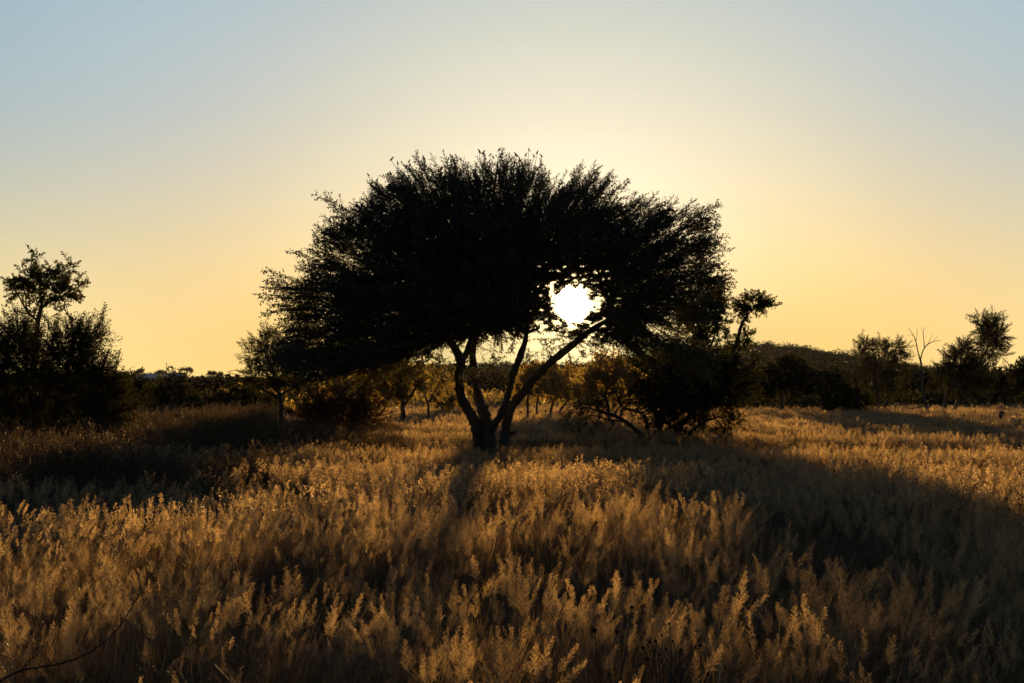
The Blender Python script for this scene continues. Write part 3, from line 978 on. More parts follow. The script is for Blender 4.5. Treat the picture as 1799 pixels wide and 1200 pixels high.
tree('plain_tree', 'dark tree with a straight trunk at the foot of the shaggy spire tree', 'tree', 92,
     [[(1737, None, .11), (1737, 712, .09), (1736, 690, .07), (1735, 670, .05)]],
     [(1738, 668, 30, 20), (1755, 680, 24, 14), (1718, 682, 24, 14)],
     'mid', 30, .85, leaf=M_LEAF_DARK, seed=59, group=R_G)
tree('plain_tree', 'rounded tree cut by the right edge of the view', 'tree', 98,
     [[(1782, None, .11), (1782, 712, .09), (1784, 690, .07), (1790, 668, .05)], [(1796, None, .1), (1797, 705, .08), (1805, 680, .05)]],
     [(1790, 668, 30, 20), (1810, 660, 30, 24), (1775, 685, 22, 14), (1830, 680, 36, 25), (1803, 645, 14, 10)],
     'mid', 30, .85, leaf=M_LEAF_DARK, seed=60, group=R_G)
tree('plain_tree', 'dim tree half hidden behind the bare dead tree', 'tree', 108,
     [[(1618, None, .10), (1618, 712, .08), (1620, 690, .06)]],
     [(1615, 672, 30, 20), (1640, 685, 26, 16), (1600, 690, 24, 14)],
     'mid', 30, .9, leaf=M_LEAF_DARK, seed=61, group=R_G)
tree('thicket', 'spindly low thicket in shade between the dim tree and the shaggy spire tree', 'bush', 96,
     [[(1640, None, .06), (1640, 712, .05), (1636, 700, .03)], [(1648, None, .06), (1650, 710, .04)]],
     [(1640, 702, 24, 14), (1655, 706, 20, 12), (1625, 708, 20, 10)],
     'mid', 18, .8, leaf=M_LEAF_DARK, seed=62, group=R_G)
tree('thicket', 'thin-stemmed scrub behind the gap between the thorn bush and the flat-topped tree', 'bush', 115,
     [[(1345, None, .06), (1345, 708, .05), (1340, 690, .03)], [(1330, None, .05), (1329, 708, .04), (1326, 692, .03)]],
     [(1340, 688, 30, 14), (1365, 692, 30, 13), (1320, 695, 24, 12)],
     'mid', 18, .9, leaf=M_LEAF_DARK, seed=63, group=R_G)
tree('shrub', 'small wispy shrub standing in the sunlit grass in front of the shaggy spire tree', 'shrub', 57,
     [[(1690, None, .03), (1690, 765, .022), (1682, 748, .012)], [(1694, None, .03), (1697, 760, .02), (1703, 742, .01)]],
     [(1678, 752, 18, 13), (1702, 748, 16, 14), (1690, 762, 20, 12)],
     'whip', 15, .45, leaf=M_LEAF_DRY_LIT, seed=64)


# --- the dead tree
def dead_tree():
    D = 76.0
    r = np.random.default_rng(70)
    xb = P(1632, HOR, D)[0]
    base = np.array([xb, D, gz(xb, D)])
    root = empty('dead_tree', base, 'leafless dead tree with a forked bleached top and twisted trunk', 'tree')
    gt, gb = Geo(), Geo()
    tr = [(1634, 752, .13), (1633, 735, .11), (1625, 705, .10), (1620, 680, .10), (1620, 655, .085), (1617, 632, .07)]
    tube(gt, [P(a, b, D) for a, b, _ in tr], [q[2] * .75 for q in tr], 9, .2, 5, 0, r)
    br = [
        [(1617, 634, .06), (1612, 615, .045), (1609, 600, .04), (1604, 588, .026), (1596, 576, .014)],
        [(1617, 632, .055), (1622, 615, .045), (1630, 605, .04), (1640, 600, .025), (1653, 598, .012)],
        [(1624, 613, .04), (1623, 595, .03), (1622, 583, .02), (1625, 574, .01)],
        [(1609, 600, .025), (1611, 588, .018), (1612, 576, .01)],
        [(1630, 605, .022), (1636, 592, .014), (1636, 586, .008)],
        [(1605, 590, .016), (1599, 588, .01), (1595, 590, .006)],
        [(1622, 585, .014), (1618, 578, .009), (1616, 573, .005)],
        [(1640, 600, .016), (1646, 592, .01), (1650, 588, .006)],
        [(1626, 712, .06), (1612, 716, .05), (1598, 718, .03), (1590, 714, .015)],
        [(1620, 660, .04), (1608, 655, .025), (1596, 658, .012)],
        [(1620, 668, .035), (1634, 652, .02), (1641, 640, .01)],
    ]
    link('trunk', gt.mesh('dead_tree_trunk', [M_DEADWOOD], base), root)
    for bough in ((0, 3, 5), (1, 2, 4, 6, 7), (8,), (9,), (10,)):
        gb = Geo()
        for k in bough:
            s = br[k]
            pts = [P(a, b, D + .08 * (bough[0] % 3 - 1) * j) for j, (a, b, _) in enumerate(s)]
            tube(gb, pts, [q[2] * .65 for q in s], 6, .2, 4, 0, r)
        link('branch', gb.mesh('dead_tree_branch', [M_DEADWOOD], base), root)


dead_tree()


# --- a stump
def stump():
    D = 62.0
    r = np.random.default_rng(71)
    xb = P(1759, HOR, D)[0]
    zb = gz(xb, D)
    base = np.array([xb, D, zb])
    top = P(1759, 723, D)
    gt = Geo()
    zt = top[2]
    tube(gt, [base - [0, 0, .1], base + [.0, 0, .3], np.array([xb - .03, D, (zb + zt) / 2]), np.array([xb - .02, D, zt - .08]), np.array([xb - .03, D, zt]), np.array([xb - .05, D, zt + .03])],
         [.13, .105, .095, .10, .075, .005], 10, .22, 3, 0, r)
    tube(gt, [np.array([xb + .04, D, zt - .25]), np.array([xb + .09, D, zt - .08]), np.array([xb + .1, D, zt + .02])], [.06, .045, .01], 7, .2, 3, 0, r)
    o = link('tree_stump', gt.mesh('tree_stump', [M_BARK_GREY], base), None, base)
    tag(o, 'broken upright tree stump in the grass near the right edge', 'stump')


stump()

# --- far umbrella trees on the ridge, houses, mast
for (px, py, rx, ry, lab, sd_) in [
        (328, 652, 15, 9, 'far rounded umbrella tree standing out on the left ridge line, right of the mast', 81),
        (372, 657, 10, 7, 'far flat tree on the left ridge line, left one of a close pair', 82),
        (388, 660, 9, 7, 'far ragged tree on the left ridge line, right one of a close pair', 83),
        (244, 652, 12, 6, 'far flat-topped tree on the ridge where the left edge shrub ends', 84),
        (284, 653, 14, 6, 'far low trees\' crown at the foot of the mast on the left ridge', 85)]:
    D = 385.0
    r = np.random.default_rng(sd_)
    c = P(px, py, D)
    zg = float(hill_z(np.array([c[0]]), np.array([D]))[0])
    base = np.array([c[0], D, zg])
    root = empty('umbrella_tree', base, lab.replace("trees' ", 'tree '), 'tree', 'trees on the left ridge line')
    gt = Geo(); gc = Geo()
    m = D / F
    tube(gt, [base - [0, 0, .3], base * .5 + c * .5 + [.2, 0, 0], c], [.22, .18, .1], 6, .1, 3, 0, r)
    for k in range(6):
        e = c + np.array([r.uniform(-1, 1) * rx * m, r.uniform(-1, 1) * rx * m * .8, r.uniform(-.3, .5) * ry * m])
        tube(gt, [base * .4 + c * .6, e], [.1, .05], 5, .1, 2, 0, r)
    for k in range(6):
        e = c + np.array([r.uniform(-.6, .6) * rx * m, r.uniform(-.5, .5) * rx * m, r.uniform(-.5, .4) * ry * m])
        crown_cloud(gc, e, rx * m * r.uniform(.35, .6), ry * m * r.uniform(.5, .9), 90, .2, r)
    link('trunk', gt.mesh('umbrella_tree_trunk', [M_BARK], base), root)
    link('crown', gc.mesh('umbrella_tree_crown', [M_WOODS], base), root)


def house(px, D, wd, dp, label, py_top):
    top = P(px, py_top, D)
    zr = top[2]; ze = zr - 1.3; zg = ze - 2.6
    base = np.array([top[0], D, zg])
    root = empty('house', base, label, 'house', 'roofs on the left ridge')
    gw, gr, gd = Geo(), Geo(), Geo()
    x0, x1 = -wd / 2, wd / 2; y0, y1 = -dp / 2, dp / 2; h = ze - zg
    c = [np.array(v) for v in [(x0, y0, 0), (x1, y0, 0), (x1, y1, 0), (x0, y1, 0), (x0, y0, h), (x1, y0, h), (x1, y1, h), (x0, y1, h)]]
    gw.quads([[c[0], c[1], c[5], c[4]], [c[1], c[2], c[6], c[5]], [c[2], c[3], c[7], c[6]], [c[3], c[0], c[4], c[7]]])
    rg0 = np.array((x0, 0, h + 1.2)); rg1 = np.array((x1, 0, h + 1.2))
    gw.quads([[c[4], c[7], rg0, rg0], [c[5], c[6], rg1, rg1]])
    # corrugated sheets with overhang and thickness
    n = 40
    for s in (-1, 1):
        xs = np.linspace(x0 - .4, x1 + .4, n + 1)
        ye = s * (dp / 2 + .5)
        zo = .03 * (np.arange(n + 1) % 2)
        for t in (0, .06):
            q = []
            for k in range(n):
                a = np.array([xs[k], 0, h + 1.26 + zo[k] + t]); b = np.array([xs[k + 1], 0, h + 1.26 + zo[k + 1] + t])
                a2 = np.array([xs[k], ye, h - .1 + zo[k] + t]); b2 = np.array([xs[k + 1], ye, h - .1 + zo[k + 1] + t])
                q.append([a, b, b2, a2])
            gr.quads(q)
    yy = y0 - .03
    gd.quads([[np.array((-1.4, yy, .0)), np.array((-.5, yy, 0)), np.array((-.5, yy, 2.05)), np.array((-1.4, yy, 2.05))]])
    link('wall', gw.mesh('house_wall', [M_WALL]), root)
    link('roof', gr.mesh('house_roof', [M_ROOF]), root)
    link('door', gd.mesh('house_door', [M_BARK_GREY]), root)


house(261, 400.0, 5.0, 6.0, 'far house with a pale bluish metal roof among the trees left of the mast', 656.5)
house(307, 405.0, 4.6, 6.0, 'far house with a darker bluish roof just right of the mast', 655.0)
D = 395.0
b = P(292.5, 663, D); t = P(292.5, 636, D)
zg = float(hill_z(np.array([b[0]]), np.array([D]))[0])
g = Geo()
base = np.array([b[0], D, zg])
tube(g, [np.array([b[0], D, zg - .3]), (b + t) / 2, t], [.12, .09, .05], 6, 0, 2)
for k in range(3):
    z = t[2] - .5 - .55 * k
    tube(g, [np.array([b[0] - .42, D, z]), np.array([b[0] + .42, D, z])], [.04, .04], 5, 0, 1)
    tube(g, [np.array([b[0], D, z]), np.array([b[0], D - .4, z])], [.04, .04], 5, 0, 1)
tag(link('antenna_mast', g.mesh('antenna_mast', [M_STEEL], base), None, base), 'thin upright antenna mast on the left ridge line', 'mast')


# ------------------------------------------------------------------ birds
def bird_mesh():
    """one continuous body: tail, back, breast, head and beak lofted along the spine; stands 11 cm tall facing -X"""
    g = Geo()
    ring = [  # x, z, half width, half height
        (.062, -.012, .0025, .002), (.052, .000, .010, .004), (.036, .016, .012, .007), (.024, .030, .017, .017), (.010, .045, .024, .025),
        (-.004, .062, .026, .027), (-.014, .078, .022, .023), (-.019, .091, .016, .016), (-.023, .101, .017, .016), (-.029, .107, .016, .014), (-.036, .107, .010, .010),
        (-.041, .105, .006, .006), (-.049, .104, .003, .003), (-.055, .103, .0006, .0006)]
    n = 10
    V = []
    for x, z, hw, hh in ring:
        for k in range(n):
            a = 2 * math.pi * k / n
            V.append((x + .35 * hh * math.sin(a), hw * math.cos(a), z + hh * math.sin(a)))
    Fc = []
    for i in range(len(ring) - 1):
        for k in range(n):
            Fc.append((i * n + k, i * n + (k + 1) % n, (i + 1) * n + (k + 1) % n, (i + 1) * n + k))
    g.grid(V, Fc)
    for s in (-1, 1):
        tube(g, [(.002, s * .010, .032), (-.003, s * .011, .012), (-.004, s * .011, -.002)], [.005, .0022, .0018], 5, 0, 2)
        tube(g, [(.008, s * .011, -.002), (-.016, s * .011, -.003)], [.002, .0015], 5, 0, 1)
        # folded wing
        tube(g, [(-.006, s * .021, .070), (.012, s * .024, .050), (.034, s * .016, .026), (.050, s * .008, .008)], [.006, .013, .009, .002], 6, 0, 3)
    return g.mesh('bird', [M_BIRD])


BIRD_LABELS = [
    'upper of two small birds on the leftmost high twig of the umbrella tree',
    'lower of two small birds on the leftmost high twig of the umbrella tree',
    'small bird alone on a twig tip at the upper left shoulder of the umbrella tree',
    'small bird tucked in the leaves just below and right of the shoulder twig bird',
    'left bird of two side by side below the twig sticking out top left',
    'right bird of two side by side below the twig sticking out top left',
    'bird at the very tip of the twig that sticks out top left of the crown',
    'bird halfway down the twig that sticks out top left of the crown',
    'top bird of three stacked on one upright twig in the crown top',
    'middle bird of three stacked on one upright twig in the crown top',
    'bottom bird of three stacked on one upright twig in the crown top',
    'plump bird sitting in the open just right of the three stacked birds',
    'upper bird of two on one thin twig left of the middle of the crown top',
    'lower bird of two on one thin twig left of the middle of the crown top',
    'bird half hidden in leaves just left of the big close pair on the crown top',
    'left bird of the close touching pair that stands out on the crown top',
    'right bird of the close touching pair that stands out on the crown top',
    'first small bird to the right of the close touching pair on the crown top',
    'second small bird to the right of the close touching pair, set lower',
    'high bird on a tall twig at the middle of the crown top',
    'bird in the leaves straight below the high middle bird',
    'small bird on a short twig just right of the high middle bird',
    'low bird sunk in the leaves between the high middle bird and the rightmost cluster',
    'upright bird on a stout twig left of the rightmost cluster of birds',
    'bird directly below the upright bird on the stout twig',
    'topmost bird of the rightmost cluster of birds on the crown',
    'leftmost bird of the rightmost cluster, right below its topmost bird',
    'lowest bird in the middle of the rightmost cluster of birds',
    'second highest bird of the rightmost cluster, on an arched twig',
    'bird farthest right of all the birds on the umbrella tree',
]
BIG = {11, 15, 16, 6, 23}
bm_ = bird_mesh()
bird0 = None
r = np.random.default_rng(90)
for k, (px, py) in enumerate(BIRDS):
    if bird0 is None:
        o = bird0 = link('bird', bm_)
    else:
        o = bird0.copy(); COL.objects.link(o)
    o.location = P(px, py, AD)
    s = (1.05 if k in BIG else .78) * r.uniform(.92, 1.08)
    o.scale = (s, s, s)
    fl = 0 if r.random() < .5 else math.pi
    if k == 15: fl = 0
    if k == 16: fl = math.pi
    o.rotation_euler = (0, r.uniform(-.15, .25), fl + r.uniform(-.6, .6))
    tag(o, BIRD_LABELS[k], 'bird', 'small birds perched on top of the umbrella tree')


# ------------------------------------------------------------------ grass
def ribbon(p, wd, side, out, mats, slot):
    for i in range(len(p) - 1):
        w0 = wd * (1 - i / (len(p) - 1) * .75); w1 = wd * (1 - (i + 1) / (len(p) - 1) * .75)
        out.append([p[i] - side * w0, p[i] + side * w0, p[i + 1] + side * w1, p[i + 1] - side * w1]); mats.append(slot)


def blade(r, h, wd, lean, seg, out, mats, spread, slot=0):
    az = r.random() * 2 * math.pi
    b = np.array([r.normal(0, spread), r.normal(0, spread), -.03])
    dv = np.array([math.cos(az), math.sin(az), 0])
    side = np.array([-dv[1], dv[0], 0]); rot = r.uniform(-1.2, 1.2)
    side = side * math.cos(rot) + dv * math.sin(rot) * .8
    p = []
    for i in range(seg + 1):
        t = i / seg
        p.append(b + dv * lean * h * t ** 2 + np.array([0, 0, h * t * (1 - .18 * lean * t)]))
    ribbon(p, wd * .5, side, out, mats, slot)
    return p, dv


def panicle(r, tip, d, ln, width, out, mats, size, levels, nb):
    """open airy seed head: whorls of thin branches carrying spikelets, along d from tip"""
    d, a, b = frame(d)
    for i in range(levels):
        t = i / levels
        c = tip + d * ln * t
        bl = width * (1 - t) ** .8 * r.uniform(.7, 1.2) + .012
        for k in range(nb):
            ph = r.random() * 2 * math.pi
            o = math.cos(ph) * a + math.sin(ph) * b
            al = math.radians(r.uniform(28, 55))
            bd = math.cos(al) * d + math.sin(al) * o
            s = np.cross(bd, r.normal(size=3)); s /= np.linalg.norm(s)
            out.append([c - s * .0007, c + s * .0007, c + bd * bl + s * .0005, c + bd * bl - s * .0005]); mats.append(1)
            n = max(2, int(bl / (.017 if size > .01 else .013)))
            for j in range(n):
                u = (j + r.random()) / n * .75 + .25
                q = c + bd * bl * u + r.normal(0, .003, 3)
                ld = bd + r.normal(0, .5, 3) + np.array([0, 0, .3]); ld /= np.linalg.norm(ld)
                sd2 = np.cross(ld, r.normal(size=3)); sd2 /= np.linalg.norm(sd2)
                z = size * r.uniform(.7, 1.3)
                out.append(leaf_quad(q, ld, sd2, z, z * .42)); mats.append(1)


def make_tuft(kind, r):
    out, mats = [], []
    if kind == 'plume':
        for _ in range(16):
            blade(r, r.uniform(.25, .5), .006, r.uniform(.1, .6), 3, out, mats, .05)
        for _ in range(9):
            blade(r, r.uniform(.45, .8), .0028, r.uniform(.1, .45), 4, out, mats, .06, 1)
        for _ in range(r.integers(2, 5)):
            p, dv = blade(r, r.uniform(.42, .66), .0032, r.uniform(.05, .28), 4, out, mats, .05)
            panicle(r, p[-1], p[-1] - p[-2] + r.normal(0, .02, 3), r.uniform(.2, .32), r.uniform(.045, .078), out, mats, .0085, 16, 5)
    elif kind == 'spike':
        for _ in range(18):
            blade(r, r.uniform(.3, .6), .006, r.uniform(.05, .5), 3, out, mats, .04)
        for _ in range(r.integers(3, 6)):
            p, dv = blade(r, r.uniform(.6, .85), .0035, r.uniform(.05, .3), 4, out, mats, .04)
            panicle(r, p[-1], p[-1] - p[-2], r.uniform(.08, .14), .012, out, mats, .014, 12, 3)
    elif kind == 'base':
        for _ in range(34):
            blade(r, r.uniform(.18, .46), .007, r.uniform(.1, .9), 3, out, mats, .09)
    elif kind == 'mid':
        for _ in range(40):
            blade(r, r.uniform(.22, .5), .010, r.uniform(.1, .6), 2, out, mats, .16)
        for _ in range(6):
            p, dv = blade(r, r.uniform(.4, .62), .006, r.uniform(.05, .3), 2, out, mats, .15)
            panicle(r, p[-1], p[-1] - p[-2], r.uniform(.18, .28), .075, out, mats, .024, 8, 3)
    elif kind == 'midspike':
        for _ in range(44):
            blade(r, r.uniform(.25, .6), .010, r.uniform(.1, .5), 2, out, mats, .16)
        for _ in range(10):
            p, dv = blade(r, r.uniform(.45, .75), .007, r.uniform(.05, .3), 2, out, mats, .15)
            panicle(r, p[-1], p[-1] - p[-2], r.uniform(.1, .15), .018, out, mats, .03, 5, 2)
    elif kind == 'forb':      # leafless brown weeds: upright branched stems with small dry pods
        for _ in range(9):
            p, dv = blade(r, r.uniform(.45, .85), .009, r.uniform(.02, .3), 3, out, mats, .14)
            for k in range(7):
                q = p[1] + (p[-1] - p[1]) * r.random()
                d = np.array([r.normal(0, .5), r.normal(0, .5), .8]); d /= np.linalg.norm(d)
                sd2 = np.cross(d, r.normal(size=3)); sd2 /= np.linalg.norm(sd2)
                l = r.uniform(.08, .2)
                out.append([q - sd2 * .003, q + sd2 * .003, q + d * l + sd2 * .002, q + d * l - sd2 * .002]); mats.append(1)
                for j in range(4):
                    e = q + d * l * r.uniform(.3, 1); f = d + r.normal(0, .6, 3); f /= np.linalg.norm(f)
                    s3 = np.cross(f, r.normal(size=3)); s3 /= np.linalg.norm(s3)
                    out.append(leaf_quad(e, f, s3, .04, .018)); mats.append(1)
        for _ in range(16):
            blade(r, r.uniform(.2, .45), .010, r.uniform(.1, .6), 2, out, mats, .16)
    elif kind == 'far':
        for _ in range(90):
            blade(r, r.uniform(.2, .48), .018, r.uniform(.1, .6), 2, out, mats, .40)
        for _ in range(16):
            p, dv = blade(r, r.uniform(.35, .55), .012, r.uniform(.05, .3), 1, out, mats, .4)
            panicle(r, p[-1], p[-1] - p[-2], r.uniform(.14, .22), .06, out, mats, .05, 4, 2)
    g = Geo(); g.quads(np.array(out), np.array(mats))
    return g


gr_ = np.random.default_rng(5)
PROTO = {}
for kind, cnt in (('plume', 7), ('spike', 3), ('base', 4), ('mid', 5), ('midspike', 4), ('far', 5), ('forb', 5)):
    PROTO[kind] = [make_tuft(kind, gr_) for _ in range(cnt)]


def grass_object(name, label, kinds, x, y, idx, scale, lean_bias=0.0, r=gr_, mats=None):
    coll = bpy.data.collections.new(name + '_kinds')
    k = 0
    for kd in kinds:
        for gg in PROTO[kd]:
            me = gg.mesh(name + '_tuft', mats or [M_GRASS, M_PLUME])
            o = bpy.data.objects.new('%s_tuft_%02d' % (name, k), me)
            coll.objects.link(o); k += 1
    n = len(x)
    me = bpy.data.meshes.new(name)
    me.vertices.add(n)
    z = ground_h(x, y)
    me.vertices.foreach_set('co', np.stack([x, y, z], 1).astype(np.float32).ravel())
    a = me.attributes.new('rot', 'FLOAT_VECTOR', 'POINT')
    sp_, lx, ly = r.uniform(0, 6.283, n), r.normal(.14, .17, n) + lean_bias, r.normal(0, .14, n)
    cs, ss = np.cos(sp_), np.sin(sp_)
    z0, z1 = np.zeros(n), np.ones(n)
    Rz = np.stack([np.stack([cs, -ss, z0], 1), np.stack([ss, cs, z0], 1), np.stack([z0, z0, z1], 1)], 1)
    Ry = np.stack([np.stack([np.cos(lx), z0, np.sin(lx)], 1), np.stack([z0, z1, z0], 1), np.stack([-np.sin(lx), z0, np.cos(lx)], 1)], 1)
    Rx = np.stack([np.stack([z1, z0, z0], 1), np.stack([z0, np.cos(ly), -np.sin(ly)], 1), np.stack([z0, np.sin(ly), np.cos(ly)], 1)], 1)
    M = Ry @ Rx @ Rz
    rot = np.stack([np.arctan2(M[:, 2, 1], M[:, 2, 2]), -np.arcsin(np.clip(M[:, 2, 0], -1, 1)), np.arctan2(M[:, 1, 0], M[:, 0, 0])], 1)
    a.data.foreach_set('vector', rot.astype(np.float32).ravel())
    a = me.attributes.new('scl', 'FLOAT', 'POINT')
    a.data.foreach_set('value', np.asarray(scale, np.float32))
    a = me.attributes.new('idx', 'INT', 'POINT')
    a.data.foreach_set('value', np.asarray(idx, np.int32))
    o = link(name, me)
    tag(o, label, 'grass', kind='stuff')
    ng = bpy.data.node_groups.new(name, 'GeometryNodeTree')
    ng.interface.new_socket('Geometry', in_out='INPUT', socket_type='NodeSocketGeometry')
    ng.interface.new_socket('Geometry', in_out='OUTPUT', socket_type='NodeSocketGeometry')
    gi = ng.nodes.new('NodeGroupInput'); go = ng.nodes.new('NodeGroupOutput')
    ip = ng.nodes.new('GeometryNodeInstanceOnPoints')
    ci = ng.nodes.new('GeometryNodeCollectionInfo')
    ci.inputs['Collection'].default_value = coll
    ci.inputs['Separate Children'].default_value = True
    ci.inputs['Reset Children'].default_value = True
    def attr(nm, ty):
        q = ng.nodes.new('GeometryNodeInputNamedAttribute'); q.data_type = ty
        q.inputs['Name'].default_value = nm
        return q.outputs['Attribute']
    er = ng.nodes.new('FunctionNodeEulerToRotation')
    lk = ng.links.new
    lk(gi.outputs[0], ip.inputs['Points']); lk(ci.outputs[0], ip.inputs['Instance'])
    ip.inputs['Pick Instance'].default_value = True
    lk(attr('idx', 'INT'), ip.inputs['Instance Index'])
    lk(attr('rot', 'FLOAT_VECTOR'), er.inputs[0]); lk(er.outputs[0], ip.inputs['Rotation'])
    lk(attr('scl', 'FLOAT'), ip.inputs['Scale'])
    lk(ip.outputs[0], go.inputs[0])
    md = o.modifiers.new('grass', 'NODES'); md.node_group = ng
    return o


def scatter(d0, d1, dens, margin, r=gr_):
    """points spread evenly over the wedge of plain between two distances"""
    wmax = .40 * d1 + margin
    n = int(dens * 2 * wmax * (d1 - d0))
    y = r.uniform(d0, d1, n); x = r.uniform(-wmax, wmax, n)
    k = np.abs(x) < .40 * y + margin
    return x[k], y[k]


# near: fine plumed grass
x, y = scatter(3.0, 17.0, 25, 1.5)
cl = .65 * noise2(x / 1.4, y / 1.1, 40) + .35 * noise2(x / .5, y / .5, 41)
keep = gr_.random(len(x)) < np.clip((cl - .30) * 2.6, .03, 1) * np.clip(.65 + (y - 6) / 12, .65, 1)
x, y = x[keep], y[keep]
sp = noise2(x / 2.2, y / 1.6, 42) + .15 * gr_.normal(size=len(x)) > .66
ii = np.where(sp, gr_.integers(7, 10, len(x)), gr_.integers(0, 7, len(x)))
grass_object('plume_grass', 'tall dry grass with feathery seed plumes filling the foreground', ('plume', 'spike'), x, y, ii, gr_.uniform(.5, 1.08, len(x)) * np.interp(y, [6, 13], [.74, 1.0]))
x, y = scatter(2.5, 17.0, 26, 1.5)
grass_object('undergrowth_grass', 'short tangled dry blades low down between the foreground plumes', ('base',), x, y, gr_.integers(0, 4, len(x)), gr_.uniform(.7, 1.2, len(x)))
# middle distance
def near_trunk(x, y):
    """the sward gets shorter with distance and is thin and short round the foot of the big tree"""
    q = np.interp(y, [17, 26, 36, 48], [1.0, .82, .66, .6])
    return q * (1 - .4 * np.exp(-((x + .6) / 2.2) ** 2 - ((y - 34.0) / 3.0) ** 2))


x, y = scatter(17.0, 48.0, 11, 2.5)
cl = .6 * noise2(x / 3.0, y / 2.2, 43) + .4 * noise2(x / 1.0, y / 1.0, 44)
keep = gr_.random(len(x)) < np.clip((cl - .15) * 2.4, .2, 1)
x, y = x[keep], y[keep]
pxx = PX0 + F * x / y
weedy = ((pxx < 440 + 60 * noise2(x, y, 46)) & (y > 23) & (noise2(x / 2, y / 2, 47) > .22)) | ((pxx < 700) & (y > 33) & (y < 46) & (noise2(x / 2, y / 2, 48) > .35))
wx, wy = x[weedy], y[weedy]
x, y = x[~weedy], y[~weedy]
sp = noise2(x / 6, y / 4, 45) > .6
ii = np.where(sp, gr_.integers(5, 9, len(x)), gr_.integers(0, 5, len(x)))
grass_object('meadow_grass', 'dry plumed grass around the foot of the umbrella tree', ('mid', 'midspike'), x, y, ii, gr_.uniform(.7, 1.15, len(x)) * near_trunk(x, y))
wk = gr_.random(len(wx)) < .8
wx, wy = wx[wk], wy[wk]
grass_object('brown_weeds', 'dark brown dry weeds standing thick in front of the left bushes', ('forb',), wx, wy, gr_.integers(0, 5, len(wx)), gr_.uniform(.7, 1.15, len(wx)), -.1, gr_, [M_FORB, M_FORB])
# beyond
x, y = scatter(48.0, 170.0, 2.4, 5)
s = gr_.uniform(.5, .8, len(x))
pxx = PX0 + F * x / y
lw = (pxx < 470) & (y < 110) & (gr_.random(len(x)) < .75)
wx2, wy2 = x[lw], y[lw]
x, y, s = x[~lw], y[~lw], s[~lw]
grass_object('far_weeds', 'dim brown weeds far back between the left bushes and the ridge', ('forb',), np.concatenate([wx2, wx2 + .5]), np.concatenate([wy2, wy2 + .4]),
             gr_.integers(0, 5, 2 * len(wx2)), gr_.uniform(.8, 1.3, 2 * len(wx2)), -.1, gr_, [M_FORB, M_FORB])
grass_object('far_grass', 'dry pale grass reaching back under the trees of the plain', ('far',), x, y, gr_.integers(0, 5, len(x)), s)


# ------------------------------------------------------------------ foreground weed seed heads and thorny branch
def weed(heads, foot, label, seed):
    r = np.random.default_rng(seed)
    fx, fy = foot
    base = np.array([fx, fy, gz(fx, fy)])
    root = empty('weed', base, label, 'weed', 'dry weeds with round seed heads in the foreground')
    gs = Geo()
    for (px, py, D, rr) in heads:
        c = P(px, py, D)
        mid = base * .4 + c * .6 + np.array([r.normal(0, .04), r.normal(0, .04), -.02])
        tube(gs, [base - [0, 0, .02], mid, c], [.004, .003, .002], 5, .1, 5, 0, r)
        gh = Geo()
        n, mrow = 10, 7
        V = []
        for i in range(mrow):
            a = math.pi * i / (mrow - 1)
            for k in range(n):
                b = 2 * math.pi * k / n
                q = rr * (1 + .22 * (r.random() - .5)) if 0 < i < mrow - 1 else rr
                V.append((q * math.sin(a) * math.cos(b), q * math.sin(a) * math.sin(b), q * .85 * math.cos(a)))
        Fc = [(i * n + k, i * n + (k + 1) % n, (i + 1) * n + (k + 1) % n, (i + 1) * n + k) for i in range(mrow - 1) for k in range(n)]
        gh.grid(np.array(V) + c, Fc)
        for _ in range(26):       # short bristles
            d = r.normal(size=3); d /= np.linalg.norm(d)
            gh.quads(twig_prism(c + d * rr * .8, c + d * rr * 1.35, .0011, .0003))
        link('seed_head', gh.mesh('seed_head', [M_SEED], base), root)
    link('stem', gs.mesh('weed_stem', [M_TWIG], base), root)


def footing(px, D):
    return P(px, HOR, D)[0], D


weed([(1110, 1067, 8.6, .0125), (1045, 1108, 8.4, .0135), (1084, 1110, 8.4, .0115), (1094, 1119, 8.4, .007)], footing(1080, 8.5),
     'dry weed with four scattered round dark seed heads, leftmost in the foreground', 91)
r = np.random.default_rng(93)
hh = [(1142, 1128), (1152, 1126), (1163, 1116), (1149, 1144), (1176, 1096), (1130, 1138), (1170, 1141), (1196, 1142), (1202, 1178), (1222, 1136), (1230, 1134), (1138, 1158), (1158, 1150), (1182, 1126)]
weed([(a, b, 8.2 + .1 * r.normal(), r.uniform(.006, .010)) for a, b in hh], footing(1172, 8.2),
     'dry weed crowded with a cluster of small dark seed heads in the foreground', 92)
weed([(1360, 1083, 8.8, .012), (1317, 1112, 8.6, .011), (1245, 1184, 8.0, .012), (1322, 1118, 8.6, .006)], footing(1318, 8.5),
     'dry weed with widely spread dark seed heads, rightmost in the foreground', 94)


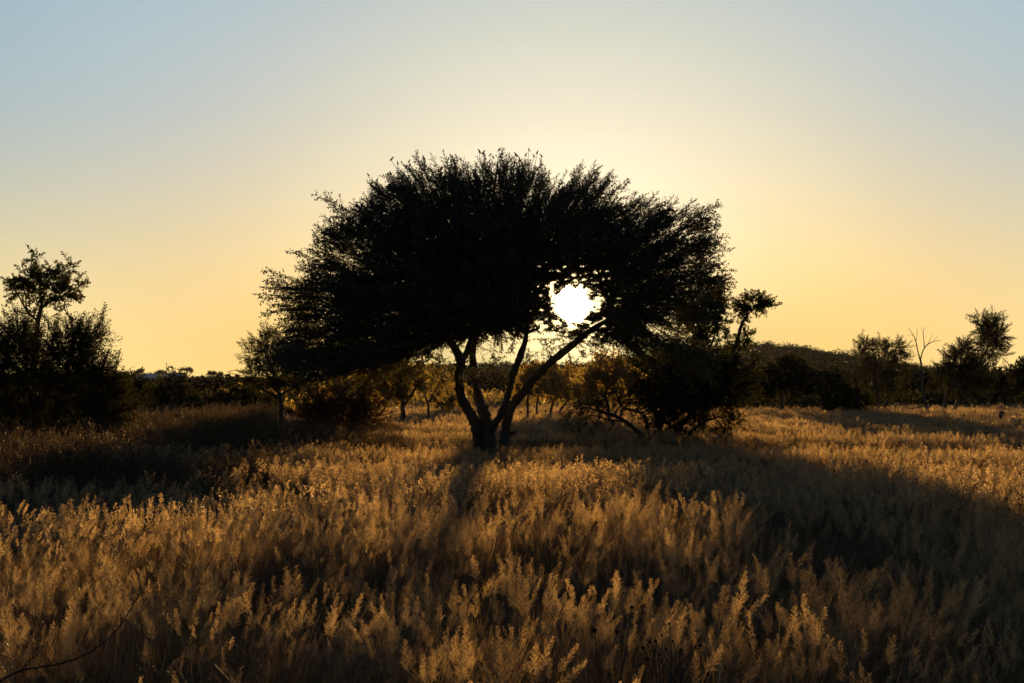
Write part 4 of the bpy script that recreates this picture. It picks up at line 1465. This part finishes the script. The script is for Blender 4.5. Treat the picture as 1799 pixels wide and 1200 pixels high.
def thorny_branch():
    D = 5.6
    r = np.random.default_rng(95)
    x0 = P(-170, HOR, D)[0]
    base = np.array([x0, D, gz(x0, D)])
    g = Geo()
    main = [(-95, 1262, .010), (-40, 1225, .0085), (0, 1197, .0075), (37, 1178, .0068), (72, 1172, .006), (110, 1165, .0055), (150, 1150, .005), (187, 1125, .0045), (213, 1097, .004), (237, 1057, .0035), (252, 1030, .003), (267, 1007, .0025), (283, 983, .002), (298, 961, .0012)]
    pts = [base - [0, 0, .05]] + [P(a, b, D + .02 * k) for k, (a, b, _) in enumerate(main)]
    tube(g, pts, [.009] + [q[2] * .6 for q in main], 7, .25, 4, 0, r)
    for s in ([(37, 1178, .005), (52, 1160, .004), (66, 1150, .0035), (80, 1130, .002), (94, 1121, .001)],
              [(20, 1186, .004), (10, 1172, .003), (-4, 1166, .002)],
              [(237, 1057, .0025), (252, 1043, .002), (268, 1041, .0012)],
              [(150, 1150, .002), (140, 1140, .0015), (134, 1132, .001)],
              [(66, 1150, .002), (58, 1143, .0015), (50, 1140, .001)],
              [(252, 1030, .002), (262, 1012, .0015), (276, 1006, .001)]):
        tube(g, [P(a, b, D + .05 + .03 * k) for k, (a, b, _) in enumerate(s)], [q[2] * .65 for q in s], 5, .2, 3, 0, r)
    p, rr = smooth_path(pts, [.01] * len(pts), 5)
    for k in range(24, len(p) - 1, 2):
        t = p[k + 1] - p[k]; t /= np.linalg.norm(t)
        d = np.cross(t, r.normal(size=3)); d /= np.linalg.norm(d)
        d = d + t * .3
        g.quads(twig_prism(p[k], p[k] + d * r.uniform(.012, .03), .002, .0004))
    o = link('thorny_branch', g.mesh('thorny_branch', [M_TWIG], base), None, base)
    tag(o, 'bare dark thorny branch curving up through the grass at the lower left', 'branch')


thorny_branch()


# ------------------------------------------------------------------ the warm dusty evening air
hz, t = new_mat('evening_haze')
o = t.nodes.new('ShaderNodeOutputMaterial')
pv = t.nodes.new('ShaderNodeVolumePrincipled')
pv.inputs['Color'].default_value = (.95, .88, .78, 1)
pv.inputs['Density'].default_value = 4.0e-5
pv.inputs['Anisotropy'].default_value = 0.3
t.links.new(pv.outputs[0], o.inputs['Volume'])
x0, x1, y0, y1, z0, z1 = -720, 720, -100, 1020, -2.5, 40
c = [(x0, y0, z0), (x1, y0, z0), (x1, y1, z0), (x0, y1, z0), (x0, y0, z1), (x1, y0, z1), (x1, y1, z1), (x0, y1, z1)]
me = bpy.data.meshes.new('haze')
me.from_pydata(c, [], [(3, 2, 1, 0), (4, 5, 6, 7), (0, 1, 5, 4), (1, 2, 6, 5), (2, 3, 7, 6), (3, 0, 4, 7)])
me.materials.append(hz)
tag(link('haze', me), 'thin warm evening haze over the whole plain', 'haze', kind='stuff')
